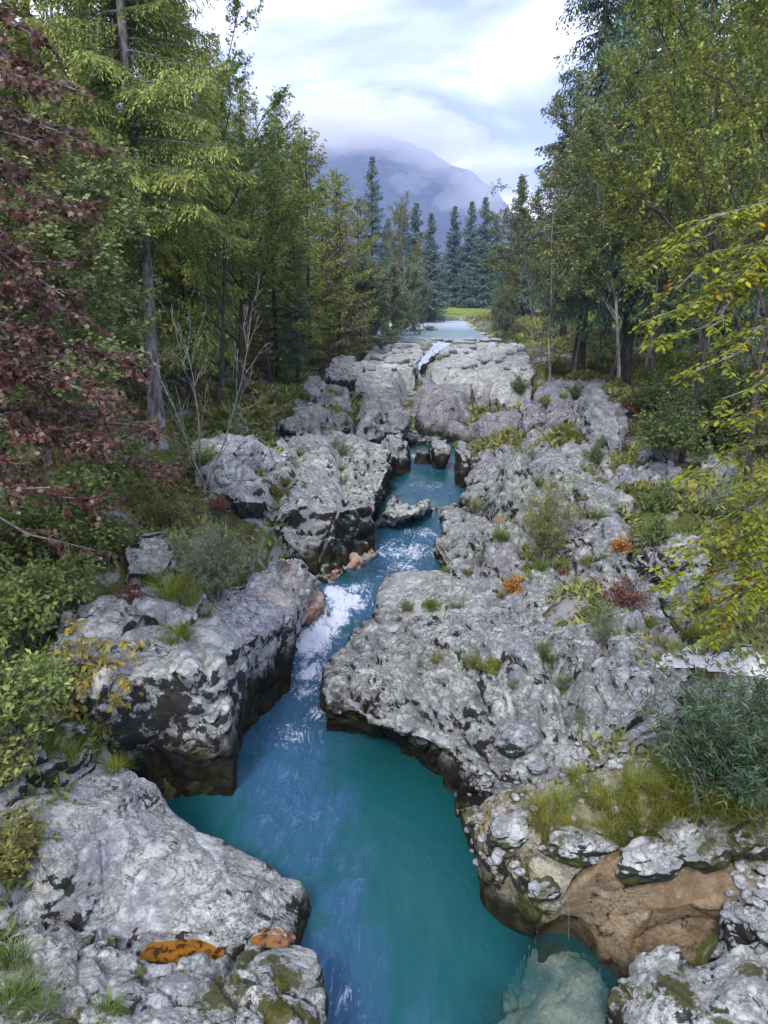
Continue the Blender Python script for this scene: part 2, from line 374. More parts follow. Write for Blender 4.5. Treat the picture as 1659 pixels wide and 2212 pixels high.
# ------------------------------------------------------------------ rocks
ROCKPTS, ROCKS = [], []
DG = bpy.context.evaluated_depsgraph_get
def remesh(me, voxel, smooth_it):
    o = bpy.data.objects.new('tmp', me); COL.objects.link(o)
    m = o.modifiers.new('r', 'REMESH'); m.mode = 'VOXEL'; m.voxel_size = voxel
    if smooth_it:
        s = o.modifiers.new('s', 'SMOOTH'); s.factor = 0.5; s.iterations = smooth_it
    d = DG(); d.update()
    e = o.evaluated_get(d)
    out = bpy.data.meshes.new_from_object(e)
    bpy.data.objects.remove(o); bpy.data.meshes.remove(me)
    return out
def get_v(me):
    v = np.empty(len(me.vertices) * 3, np.float32); me.vertices.foreach_get('co', v); return v.reshape(-1, 3)
def get_n(me):
    v = np.empty(len(me.vertices) * 3, np.float32); me.vertex_normals.foreach_get('vector', v); return v.reshape(-1, 3)
def set_v(me, v):
    me.vertices.foreach_set('co', np.asarray(v, np.float32).ravel()); me.update()
def crag(v, n, amp, seed, voxel, bed=0.0, cracks=1.0, freq=1.0):
    """bulges, fissures, pits along the normal; frequencies finer than the mesh are left out"""
    q = v * freq + seed * 13.7
    wv = np.stack([perlin(q * 0.9 + 5.1, seed + 1), perlin(q * 0.9 + 9.2, seed + 2), perlin(q * 0.9 + 2.7, seed + 3)], 1)
    d = 0.20 * perlin(q * 0.55, seed + 4) + 0.11 * perlin(q * 1.25 + 0.4 * wv, seed + 5)
    gl = 1 - np.abs(perlin(q * np.array([0.55, 0.34, 0.5]) + 0.35 * wv, seed + 14)) * 2.4
    d = d - 0.26 * cracks * np.clip(gl, 0, 1) ** 5
    f1, f2, cid = cell(q * 0.75 + 0.35 * wv, seed + 6)
    d = d + 0.15 * (cid - 0.5) * np.clip((f2 - f1) * 6, 0, 1) - 0.09 * cracks * np.exp(-((f2 - f1) * 9) ** 2)
    if bed and voxel < 0.16:
        # tilted bedding: thin layers that step back
        t_ = (q @ np.array([0.22, 0.40, 0.89])) * (3.4 if voxel < 0.08 else 2.2) + 0.9 * wv[:, 0] + 0.35 * perlin(q * 2.2, seed + 15)
        saw = t_ - np.floor(t_); msk = np.clip(0.5 + 1.6 * perlin(q * 0.6, seed + 16), 0, 1)
        d = d + (0.075 if voxel < 0.08 else 0.11) * bed * msk * (saw ** 1.6 - np.clip((saw - 0.9) * 10, 0, 1) * 0.9)
    if voxel < 0.14:
        r = 1 - np.abs(perlin(q * 1.6 + 0.5 * wv, seed + 7)) * 2
        d = d - 0.16 * cracks * np.clip(r, 0, 1) ** 10
        d = d + 0.026 * perlin(q * 3.1 + 0.4 * wv, seed + 8)
    if voxel < 0.075:
        f1, f2, cid = cell(q * 2.6 + 0.5 * wv, seed + 9)
        d = d + 0.020 * (cid - 0.5) * np.clip((f2 - f1) * 4, 0, 1)
        d = d + 0.014 * perlin(q * 6.7, seed + 10)
        if bed:
            qb = q * np.array([1.0, 1.0, 3.4]) * 2.4 + wv * 0.9
            rr = 1 - np.abs(perlin(qb, seed + 11)) * 2
            d = d - 0.055 * bed * np.clip(rr, 0, 1) ** 4
    if voxel < 0.045:
        d = d + 0.016 * perlin(q * 14.0, seed + 12)
        rr = 1 - np.abs(perlin(q * 5.0 + wv, seed + 13)) * 2
        d = d - 0.030 * cracks * np.clip(rr, 0, 1) ** 6
    return v + n * (d * amp)[:, None]
def mass(name, label, mat, rim, top=(), seed=1, amp=1.0, voxel=None, rounding=0.14, bed=0.0, cracks=1.0, bottom=-1.3, dents=(), flare=0.05, cat='rock', freq=1.0, group=None, bulge=0.0, sink=0.16):
    """a bedrock mass: rim points (px, py, z) or (px, py, None, bx, by) or (px, py, z, bx, by); interior top points (px, py, z)"""
    rp, bp = [], []
    for t in rim:
        b = W(t[3], t[4]) if len(t) > 3 else None
        r = P(t[0], t[1], t[2] - (sink if len(t) == 3 else 0)) if t[2] is not None else PY(t[0], t[1], b.y)
        rp.append(r); bp.append(b)
    c = sum(rp, Vector()) / len(rp)
    for i, r in enumerate(rp):
        if bp[i] is None:
            d = Vector((r.x - c.x, r.y - c.y, 0)); d = d.normalized() if d.length > 1e-4 else d
            bp[i] = Vector((r.x, r.y, 0)) + d * flare * max(r.z, 0.3)
            bp[i].z = 0.0
    n = len(rp)
    tp = [P(*t) for t in top]
    ROCKPTS.extend([(q.x, q.y, q.z - 0.36 - 0.012 * q.y) for q in rp + tp])
    pts = [Vector((p.x, p.y)) for p in rp + tp]
    vo, eo, fo, ov, oe, of = delaunay_2d_cdt(pts, [(i, (i + 1) % n) for i in range(n)], [], 1, 1e-5)
    zs = [p.z for p in rp + tp]
    V, F = [], []
    for i, p in enumerate(vo):
        src = ov[i]
        z = sum(zs[s] for s in src) / len(src) if src else min(zs[:n])
        V.append((p.x, p.y, z))
    m0 = len(V)
    F += [tuple(f) for f in fo]
    idx = {}
    for i, src in enumerate(ov):
        for s_ in src: idx[s_] = i
    # walls down to a ring at the water line and below
    for ring in range(3):
        for i in range(n):
            b = bp[i]; r = rp[i]
            if ring == 0:
                q = r.lerp(b, 0.5); d = Vector((r.x - c.x, r.y - c.y, 0)); d = d.normalized() if d.length > 1e-4 else d
                q = q + d * bulge
            elif ring == 1: q = Vector(b)
            else: q = Vector((b.x, b.y, bottom))
            V.append(tuple(q))
    def ring_i(k_, i): return idx[i % n] if k_ < 0 else m0 + k_ * n + i % n
    for k_ in range(-1, 2):
        for i in range(n):
            F.append((ring_i(k_, i), ring_i(k_, i + 1), ring_i(k_ + 1, i + 1), ring_i(k_ + 1, i)))
    F.append(tuple(ring_i(2, i) for i in range(n)))
    me = bpy.data.meshes.new(name); me.from_pydata(V, [], F); me.update()
    bm = bmesh.new(); bm.from_mesh(me); bmesh.ops.triangulate(bm, faces=bm.faces[:]); bmesh.ops.recalc_face_normals(bm, faces=bm.faces[:]); bm.to_mesh(me); bm.free()
    dist = min(math.hypot(p.x, p.y, ) for p in rp)
    dist = math.sqrt(dist * dist + 36)
    vx = voxel or max(0.033, 0.0036 * dist)
    me = remesh(me, vx, max(2, int((rounding / vx) ** 2)))
    v = get_v(me)
    for (dx, dy, dz, ra, rb, rc, s_) in dents:
        rel = (v - np.array((dx, dy, dz))) / np.array((ra, rb, rc)); rr = np.sqrt((rel ** 2).sum(1)); inn = rr < 1
        push = np.where(inn, (1 / np.maximum(rr, 0.15) - 1) * s_, 0)
        v = v + (rel * np.array((ra, rb, rc))) * push[:, None]
    set_v(me, v)
    v = crag(get_v(me), get_n(me), amp, seed, vx, bed, cracks, freq)
    set_v(me, v)
    me.polygons.foreach_set('use_smooth', np.ones(len(me.polygons), bool))
    me.materials.clear(); me.materials.append(mat)
    me.name = name
    o = obj(name, me); ROCKS.append(o)
    return tag(o, label, cat, group)

POOL_DENTS = [(*P(382, 2040, 0.92), 0.62, 0.26, 0.30, 1.0), (*P(590, 2024, 0.86), 0.34, 0.19, 0.26, 1.0)]
mass('rock_outcrop', 'moss blotched pale rock filling the lower left corner below orange rain pools', M['rock_near'],
     [(700,2330,1.1),(696,2200,1.15),(690,2100,1.1),(662,2040,0.95),(600,2012,0.62),(455,2008,0.62),(300,2008,0.66),(210,2010,1.2),(60,1990,1.65),(-80,1990,1.9),(-250,2300,2.2),(0,2600,1.5),(600,2600,1.2)],
     [(600,2066,0.98),(455,2080,0.95),(300,2078,0.95),(560,2110,1.2),(350,2130,1.35),(150,2070,1.65),(560,2200,1.4),(200,2200,1.75),(420,2230,1.5)], seed=3, amp=0.8, rounding=0.12, bed=0.5, dents=POOL_DENTS)
mass('rock_slab', 'smooth pale grey slab sloping to a pointed tip in the turquoise pool', M['rock_slab'],
     [(672,1930,0.42),(655,1898,0.72),(600,1870,0.85),(550,1842,0.95),(480,1810,1.05),(440,1795,1.15),(370,1735,1.4),(340,1685,1.6),(270,1650,1.9),(200,1640,2.1),(100,1680,2.3),(20,1720,2.5),(-120,1800,2.8),(-100,1995,1.9),(60,2000,1.45),(200,2025,1.15),(310,2048,0.98),(450,2046,0.96),(550,2040,0.94),(625,2044,0.90),(645,1990,0.62)],
     [(400,1850,1.25),(250,1780,1.75),(250,1900,1.45),(550,1930,0.95),(130,1880,1.95),(420,1960,0.95),(600,1960,0.72)], seed=7, amp=0.34, rounding=0.18, cracks=0.7, dents=POOL_DENTS)
mass('rock_block', 'dark based limestone block with a white V shaped top left of the pool', M['rock_block'],
     [(205,1530,2.3,290,1745),(300,1460,2.55,370,1728),(400,1448,2.75,450,1725),(488,1425,2.72,503,1722),(508,1402,2.55,521,1690),(545,1385,2.2,528,1590),(600,1355,None,600,1516),(636,1328,None,624,1496),(648,1300,1.7,640,1400),(630,1262,2.2),(560,1245,2.65),(440,1270,3.0),(300,1270,3.25),(130,1320,3.4),(110,1450,2.9)],
     [(400,1370,2.9),(500,1360,2.65),(350,1330,3.05),(250,1350,3.15),(560,1310,2.4),(230,1440,2.9)], seed=12, amp=0.45, rounding=0.16, bulge=0.03, cracks=0.8)
mass('rock_cliff', 'big black streaked cliff on the left bank above the upper bend', M['rock_dark'],
     [(500,1085,3.3,555,1250),(590,1080,3.15,650,1262),(670,1090,2.75,705,1266),(735,1100,None,735,1243),(795,1090,None,817,1192),(815,1070,None,806,1146),(838,1020,None,806,1128),(845,985,None,846,1064),(820,960,2.4),(770,940,2.9),(700,925,3.4),(620,935,3.7),(540,985,3.8),(480,1040,3.7)],
     [(640,1000,3.5),(720,1000,3.0),(560,1030,3.6),(780,1030,2.4)], seed=21, amp=1.0, bed=0.6, rounding=0.22)
mass('rock_outcrop', 'white and pink rock shoulder right of the left bank willow', M['rock_pink'],
     [(535,1240,2.9),(590,1195,2.75),(650,1205,2.1),(692,1255,1.2),(650,1300,1.6,652,1365),(632,1342,1.75,640,1400),(560,1335,2.2),(520,1290,2.7)],
     [(600,1260,2.4)], seed=25, amp=0.7)
mass('boulder', 'rust orange rock at the foot of the left bank by the white rapid', M['rock_orange'],
     [(636,1285,1.35),(665,1262,1.2),(692,1262,0.95,698,1278),(698,1285,0.8,699,1290),(690,1315,0.7,692,1328),(652,1350,0.6,650,1364),(640,1330,0.9,643,1360)], [(668,1300,1.15)], seed=28, amp=0.9, rounding=0.06, voxel=0.05, freq=1.8)
mass('rock_ledge', 'low orange stained ledge along the left shore below the cliff', M['rock_orange'],
     [(702,1266,0.7),(722,1225,1.0),(760,1205,1.0),(800,1180,0.95),(822,1188,0.8,824,1194),(770,1215,0.75,772,1222),(722,1252,0.7,724,1256)], seed=31, amp=1.1, rounding=0.05, voxel=0.055, freq=1.8)
mass('boulder', 'small rust coloured stone standing in the white rapid', M['rock_orange'], [(703,1310,0.75),(712,1306,0.8),(716,1318,0.6,717,1330),(706,1325,0.6,707,1333)], seed=33, amp=0.3, rounding=0.05)
mass('boulder', 'pale split rock lying across the middle of the narrow channel', M['rock'],
     [(838,1075,1.7,806,1142),(846,1062,1.75),(872,1075,1.65),(896,1082,1.5),(925,1068,1.6),(934,1072,1.5,934,1110),(928,1090,1.4,920,1112),(890,1110,1.35,892,1124),(852,1118,1.35,850,1143),(822,1105,1.5,812,1142)],
     [(862,1095,1.45),(905,1095,1.3)], seed=36, amp=1.0, rounding=0.07, cracks=1.3, freq=1.6, voxel=0.07)
mass('boulder', 'dark wet tip of rock reaching into the middle channel', M['rock_dark'], [(925,1092,1.25),(940,1086,1.3),(951,1096,1.0,952,1104),(935,1106,1.05,930,1110)], seed=37, amp=0.3, rounding=0.07)
mass('rock_outcrop', 'flat pale slabs above the left cliff beside the path', M['rock_far'],
     [(405,955,4.55),(480,938,4.6),(520,930,4.75),(560,940,4.5),(582,975,4.2),(645,960,3.85),(600,1015,3.9),(500,1050,4.0),(410,1020,4.3)], [(545,935,4.75),(480,985,4.4)], seed=40, amp=1.0, sink=0.45)
mass('boulder', 'white topped dark boulder at the left gate of the inner gorge', M['rock_dark'],
     [(812,965,2.6),(832,935,2.7),(868,930,2.6),(884,950,None,887,1000),(884,985,None,887,1022),(848,985,None,848,1035),(820,990,2.2,825,1040)], seed=43, amp=0.7, rounding=0.2)
mass('boulder', 'rounded grey boulder overhanging shadow left of the inner gorge', M['rock_lichen'],
     [(768,862,3.8),(800,842,3.9),(848,836,3.75),(882,865,3.4),(892,898,3.0),(876,930,2.6),(830,940,2.6),(790,950,2.8),(762,930,3.2)], [(830,880,3.4)], seed=46, amp=1.0, flare=-0.25, sink=0.45)
mass('boulder', 'lumpy grey rock mass above the cliff on the left bank', M['rock_lichen'],
     [(640,862,4.1),(690,822,4.35),(742,826,4.2),(768,860,3.95),(762,920,3.4),(700,925,3.6),(640,935,3.85),(600,905,4.2)], [(700,870,4.2)], seed=49, amp=1.2, sink=0.45)
mass('boulder', 'round grey boulder in grass on the left bank', M['rock_lichen'], [(652,825,4.5),(668,806,4.9),(692,806,4.9),(706,828,4.5),(690,845,4.3),(665,845,4.3)], seed=50, amp=0.7, bottom=3.2)
mass('boulder', 'dark mossy boulder half hidden under left bank shrubs', M['rock_dark'], [(700,800,4.6),(720,768,5.1),(760,765,5.1),(785,790,4.7),(775,815,4.2),(720,820,4.3)], seed=51, amp=0.9, bottom=3.0)
mass('rock_shelf', 'white water worn rock shelf left of the little waterfall', M['rock_far'],
     [(775,790,4.3),(800,748,4.35),(860,740,4.4),(905,742,4.4),(918,760,4.3),(893,795,3.9),(874,822,3.5),(856,838,3.2),(800,845,3.4),(765,826,3.9)], [(840,780,4.3),(830,815,3.9)], seed=54, amp=1.1, voxel=0.16, sink=-0.08)
mass('rock_shelf', 'broad white rock shelf right of the little waterfall', M['rock_far'],
     [(938,772,4.3),(960,745,4.45),(1040,740,4.5),(1130,742,4.6),(1155,800,4.5),(1145,850,3.4),(1085,868,2.9),(1030,838,3.2),(1000,822,3.5),(925,802,3.8)], [(1040,780,4.35),(1080,820,3.9)], seed=57, amp=1.1, voxel=0.16, sink=-0.08)
mass('boulder', 'dark topped boulder with a grass tuft beside the little waterfall', M['rock_lichen'], [(905,812,3.9),(925,785,4.3),(975,775,4.5),(1015,790,4.4),(1022,815,4.0),(960,820,3.9)], seed=58, amp=1.2, sink=0.45)
mass('boulder', 'creased grey boulder at the head of the inner gorge', M['rock_violet'],
     [(872,832,3.6),(900,815,3.85),(960,808,4.0),(1010,815,4.0),(1032,842,3.75),(1020,875,3.2),(962,890,2.8),(932,912,2.3),(915,925,2.0),(893,880,2.8)], [(960,845,3.7),(915,850,3.3)], seed=61, amp=1.2, bed=0.8, sink=0.45)
mass('rock_arch', 'long grey rock arm arching over a dark hollow right of the inner gorge', M['rock_violet'],
     [(930,920,1.65),(960,893,2.25),(1010,863,2.85),(1060,843,3.25),(1120,850,3.45),(1165,880,3.35),(1140,925,2.65),(1095,942,2.25),(1040,948,2.05),(1000,945,1.85),(965,938,1.55),(935,935,1.35)], [(1040,895,2.75),(1100,890,3.15)], seed=64, amp=1.1, bed=0.6, flare=-0.35, sink=0.45)
mass('rock_pillar', 'slim white rock pillar at the right gate of the inner gorge', M['rock_dark'],
     [(928,958,None,928,1008),(938,940,2.1),(962,938,2.1),(974,965,None,962,1014),(968,985,None,955,1017),(938,975,None,935,1014)], seed=66, amp=0.6, rounding=0.18)
mass('rock_pillar', 'dark mossy rock pillar standing in the inner gorge right side', M['rock_dark'],
     [(980,965,None,984,1046),(990,950,2.2),(1008,952,2.2),(1018,985,None,1005,1054),(1005,1000,None,995,1055)], seed=67, amp=0.6, rounding=0.18)
mass('rock_outcrop', 'small pale rock in the dark behind the inner gorge pool', M['rock_violet'], [(895,950,2.2),(920,935,2.6),(935,950,2.2),(930,985,1.4,925,1000),(905,975,1.4,905,980)], seed=68, amp=0.6)
mass('rock_outcrop', 'shaded rock closing the inner gorge behind the pool', M['rock_violet'], [(840,905,2.4),(900,885,2.8),(1000,900,2.8),(1090,920,2.6),(1090,940,2.0),(960,948,1.5),(890,952,1.5),(850,945,1.8)], seed=69, amp=0.9, sink=0.45)
mass('rock_hump', 'large grey hump of rock right of the inner gorge pool', M['rock_lichen'],
     [(997,1028,None,1001,1056),(1010,1000,1.9),(1040,962,2.5),(1090,942,3.0),(1143,908,3.5),(1220,880,4.0),(1300,920,4.3),(1400,1000,4.1),(1420,1070,3.9),(1300,1110,3.5),(1150,1120,2.7),(1050,1105,2.0),(1000,1082,1.2,998,1090)],
     [(1100,1000,2.9),(1200,1000,3.5),(1080,1060,2.4),(1250,950,4.0),(1250,1060,3.4)], seed=72, amp=1.3, bed=0.6, sink=0.42)
mass('rock_outcrop', 'tall violet grey bluff under the trees on the right bank', M['rock_violet'],
     [(1120,880,3.9),(1150,835,4.5),(1200,818,4.9),(1290,815,5.1),(1340,830,5.1),(1360,900,4.6),(1330,960,4.2),(1200,930,3.7),(1140,915,3.4)], [(1240,870,4.6)], seed=75, amp=1.3, bed=0.8, sink=0.42)
mass('rock_outcrop', 'grey dome of rock below the dark shrubs on the right bank', M['rock_violet'],
     [(1330,985,4.2),(1370,960,4.5),(1430,955,4.6),(1470,985,4.4),(1500,1030,4.1),(1470,1060,3.8),(1380,1040,3.8)], [(1410,990,4.5)], seed=76, amp=1.3, sink=0.42)
mass('boulder', 'round pale boulder by the right bank forest edge', M['rock_lichen'], [(1512,990,4.4),(1530,973,4.6),(1580,972,4.6),(1592,1000,4.3),(1560,1018,4.1),(1520,1012,4.1)], seed=77, amp=0.6, bottom=2.5)
mass('rock_hump', 'layered grey rock with dark prow on the right of the middle channel', M['rock_lichen'],
     [(954,1094,None,955,1121),(985,1086,1.5),(1040,1092,2.0),(1120,1110,2.6),(1260,1100,3.3),(1360,1120,3.7),(1340,1200,3.3),(1180,1225,2.7),(1060,1245,2.1),(985,1245,1.6,970,1240),(942,1205,1.2,942,1216),(948,1175,1.35,950,1190),(962,1145,1.45,967,1158)],
     [(1050,1150,2.2),(1150,1160,2.7),(1000,1190,1.8),(1250,1150,3.2)], seed=80, amp=1.3, bed=1.0, sink=0.42)
mass('rock_ledge', 'light banded ledge at the water between the two big right slabs', M['rock_slab'],
     [(810,1270,1.0,811,1292),(830,1242,1.1),(895,1228,1.15,898,1232),(942,1228,1.4),(1000,1240,1.8),(1085,1255,2.2),(1060,1300,2.1),(960,1320,1.9),(840,1325,1.3,806,1325)], [(900,1265,1.35),(980,1275,1.85)], seed=83, amp=0.6, bed=0.8)
mass('rock_hump', 'huge rough lichen grey slab overhanging the turquoise pool on the right', M['rock_lichen'],
     [(805,1315,1.25,806,1332),(760,1358,1.15,752,1386),(738,1395,1.1,738,1416),(712,1430,1.05,713,1440),(700,1460,1.0,702,1478),(694,1500,0.95,690,1520),(700,1525,0.95,692,1588),(735,1530,1.0,736,1590),(785,1548,1.05,790,1594),(850,1570,1.12,842,1614),(925,1604,1.2,905,1662),(985,1640,1.25,945,1698),(1032,1692,1.3,978,1742),(1080,1725,1.5),(1190,1700,1.9),(1310,1655,2.3),(1430,1570,2.7),(1500,1450,3.0),(1480,1360,3.15),(1400,1285,3.1),(1280,1245,2.95),(1150,1240,2.55),(1000,1265,2.05),(880,1295,1.55)],
     [(800,1420,1.45),(900,1380,1.85),(1000,1340,2.2),(980,1500,1.75),(850,1500,1.45),(1100,1400,2.45),(1150,1560,2.15),(1250,1400,2.85),(1350,1450,2.95),(1280,1560,2.5),(1060,1600,1.75)], seed=86, amp=1.05, bed=1.1, rounding=0.15, sink=0.25)
mass('rock_hump', 'rounded grey knob rising from the right slab toward the sand', M['rock_lichen'], [(1250,1500,2.6),(1265,1440,2.9),(1310,1415,3.1),(1370,1420,3.15),(1400,1470,2.95),(1390,1540,2.65),(1310,1570,2.4)], [(1330,1460,3.2)], seed=88, amp=0.5, bed=0.6)
mass('rock_outcrop', 'cracked grey outcrop behind the right slab under the willow', M['rock_lichen'],
     [(1130,1255,2.6),(1180,1200,3.1),(1290,1185,3.4),(1420,1210,3.6),(1500,1260,3.5),(1480,1340,3.2),(1330,1290,2.9)], [(1280,1220,3.4)], seed=90, amp=1.3, bed=1.0, sink=0.42)
mass('rock_outcrop', 'dark pitted rock face below the yellow beech branch', M['rock_dark'],
     [(1370,1180,3.5),(1420,1140,3.8),(1500,1150,3.9),(1540,1210,3.6),(1500,1290,3.3),(1400,1280,3.1)], [(1450,1190,3.8)], seed=92, amp=1.3, bed=0.8, sink=0.42)
mass('rock_wall', 'hollow wet brown rock wall under the ledge at lower right', M['rock_brown'],
     [(1185,1975,0.75,1160,2046),(1240,1915,1.2,1225,2040),(1300,1872,1.5,1280,2072),(1400,1852,1.72,1345,2118),(1500,1858,1.78,1440,2150),(1580,1890,1.75,1540,2180),(1650,1960,1.6,1680,2240),(1750,1900,1.9),(1600,1800,1.9),(1300,1820,1.6),(1200,1880,1.1)],
     (), seed=95, amp=0.34, rounding=0.16, cracks=0.6, bed=0.5,
     dents=[(3.85, 7.10, 0.70, 1.25, 1.02, 0.95, 1.0), (2.55, 8.00, 0.12, 0.50, 0.75, 0.62, 1.0)])
mass('rock_ledge', 'pebbly algae streaked ledge jutting over the pool at lower right', M['rock_yellow'],
     [(1010,1728,1.25,984,1742),(1020,1785,1.25,1002,1790),(1045,1822,1.2,1017,1826),(1070,1862,1.15,1032,1872),(1112,1885,1.1,1042,1942),(1142,1915,1.05,1082,1992),(1168,1962,0.9,1120,2018),(1192,1968,0.85,1150,2040),(1235,1905,1.3,1200,1990),(1290,1845,1.6,1280,1900),(1400,1830,1.76,1400,1885),(1500,1835,1.82,1500,1885),(1590,1862,1.82,1600,1905),(1680,1895,1.85,1700,1940),(1850,1930,1.95),(1850,1700,2.7),(1659,1640,2.9),(1450,1600,2.65),(1300,1650,2.3),(1150,1695,1.8),(1060,1715,1.5)],
     [(1150,1800,1.5),(1300,1780,1.8),(1450,1750,2.15),(1600,1760,2.3),(1500,1680,2.5),(1650,1850,2.0)], seed=98, amp=0.6, rounding=0.10, dents=[(2.55, 8.00, 0.12, 0.50, 0.75, 0.62, 1.0)])
mass('rock_outcrop', 'rounded speckled rock at the bottom right corner', M['rock_near'],
     [(1296,2215,0.8),(1308,2165,0.95),(1330,2105,1.05),(1380,2048,1.25),(1420,2030,1.32),(1465,2042,1.3),(1500,2092,1.2),(1545,2075,1.3),(1600,2030,1.5),(1680,1990,1.65),(1780,2010,1.75),(1850,2300,1.7),(1700,2500,1.5),(1350,2500,1.1),(1285,2320,0.8)],
     [(1420,2120,1.35),(1520,2180,1.4),(1600,2120,1.5)], seed=101, amp=0.6, rounding=0.12)
mass('rock_outcrop', 'pale jumble of broken rock at the right edge beside the brown hollow', M['rock_slab'],
     [(1545,1950,1.7),(1580,1900,1.85),(1659,1870,2.0),(1750,1880,2.1),(1780,2010,1.75),(1660,2020,1.65),(1590,1990,1.6)], [(1640,1930,1.95)], seed=104, amp=1.1, rounding=0.06, freq=1.8)
mass('rock_outcrop', 'mossy grey rock under the green shrubs at the left edge', M['rock_near'],
     [(-120,1560,3.4),(60,1520,3.1),(150,1540,2.8),(200,1600,2.5),(190,1660,2.2),(60,1740,2.4),(-120,1790,2.9)], [(60,1620,2.9)], seed=107, amp=0.9)
mass('boulder', 'grey boulder with dark gap beneath beside the left willow', M['rock_dark'], [(262,1175,3.75),(300,1140,3.95),(360,1138,3.9),(385,1190,3.5),(350,1240,3.2),(280,1240,3.3)], seed=109, amp=0.6)
mass('rock_outcrop', 'pale rock sheet under the dry shrubs on the left bank', M['rock_slab'],
     [(110,1330,3.5),(200,1290,3.6),(330,1260,3.5),(450,1290,3.1),(430,1340,2.95),(250,1400,3.0),(120,1420,3.2)], [(280,1320,3.45)], seed=110, amp=0.9)

mass('submerged_rock', 'pale rock shelf under shallow clear water at the bottom right', M['rock_pale'],
     [(1150,2055,-0.30),(1235,2045,-0.20),(1300,2095,-0.10),(1325,2140,-0.06),(1320,2230,-0.08),(1280,2400,-0.2),(1080,2400,-0.5),(1010,2290,-0.6),(1090,2190,-0.5),(1130,2110,-0.42)],
     [(1230,2120,-0.16),(1240,2200,-0.14),(1180,2200,-0.3)], seed=111, amp=0.35, sink=0.0)
# ------------------------------------------------------------------ ground, water
SHL = [(700,2600),(697,2212),(690,2120),(655,2038),(660,1940),(600,1878),(500,1826),(370,1751),(360,1721),(505,1721),(520,1693),(525,1600),(600,1515),(622,1498),(635,1400),(650,1365),(692,1318),(700,1268),(750,1223),(822,1194),(801,1175),(806,1142),(846,1062),(846,1034),(886,1023),(888,999),(879,974)]
SHR = [(1295,2600),(1297,2212),(1330,2108),(1280,2068),(1180,2038),(1140,2043),(1080,1988),(1040,1938),(1030,1863),(1015,1818),(975,1718),(945,1695),(910,1670),(860,1615),(765,1582),(692,1585),(690,1515),(740,1410),(810,1330),(810,1290),(898,1232),(936,1230),(967,1158),(953,1121),(953,1098),(1000,1085),(1001,1058),(958,1020),(901,975)]
_l = np.array([tuple(W(*q))[:2] for q in SHL]); _r = np.array([tuple(W(*q))[:2] for q in SHR])
_ys = np.linspace(2, 46, 180)
def _env(a, fn):
    o = []
    for y in _ys:
        xs = []
        for i in range(len(a) - 1):
            y0, y1 = a[i, 1], a[i + 1, 1]
            if (y0 - y) * (y1 - y) <= 0 and abs(y1 - y0) > 1e-6: xs.append(a[i, 0] + (a[i + 1, 0] - a[i, 0]) * (y - y0) / (y1 - y0))
        o.append(fn(xs) if xs else (a[0, 0] if y < a[0, 1] else a[-1, 0]))
    return np.array(o)
_xl, _xr = _env(_l, min), _env(_r, max)
CTRL = [P(*t) for t in [(100,1600,2.5),(0,1700,2.4),(150,1400,3.0),(300,1250,3.2),(100,1250,3.8),(200,1100,4.1),(420,1120,3.4),(450,1000,3.95),(352,915,4.75),(550,880,4.2),(600,830,4.4),(700,800,4.45),(500,780,5.0),(300,800,5.2),(760,745,4.6),(100,850,5.2),
    (1300,1150,3.0),(1450,1050,3.7),(1550,1180,3.4),(1600,1400,3.05),(1450,1390,2.95),(1500,1000,4.1),(1350,850,4.7),(1250,800,4.9),(1450,800,5.4),(1600,850,5.2),(1180,780,4.75),(1150,742,4.75),(1600,1650,2.5),(1500,1800,1.1),(1700,1900,1.1),(1650,2150,0.4),(1510,1975,0.1),(1420,2010,0.0),(1560,2010,0.2),(0,1900,1.8),(200,2150,1.3)]]
CTRL += [Vector(t) for t in [(-9,4,3.5),(9,4,3.0),(-14,9,4.6),(14,9,4.4),(-25,20,5.6),(25,20,6),(-40,45,5.4),(40,45,6.2),(-18,70,5.0),(20,70,5.6),(-60,90,5.6),(60,90,6.2),(-25,110,5.2),(25,110,5.6),(0,165,5.4),(-30,150,5.4),(30,150,5.6),(-8,-8,4.5),(8,-8,4.5),(0,-25,5),(-60,0,6),(60,0,6)]]
_c = np.array([tuple(v) for v in CTRL] + ROCKPTS)
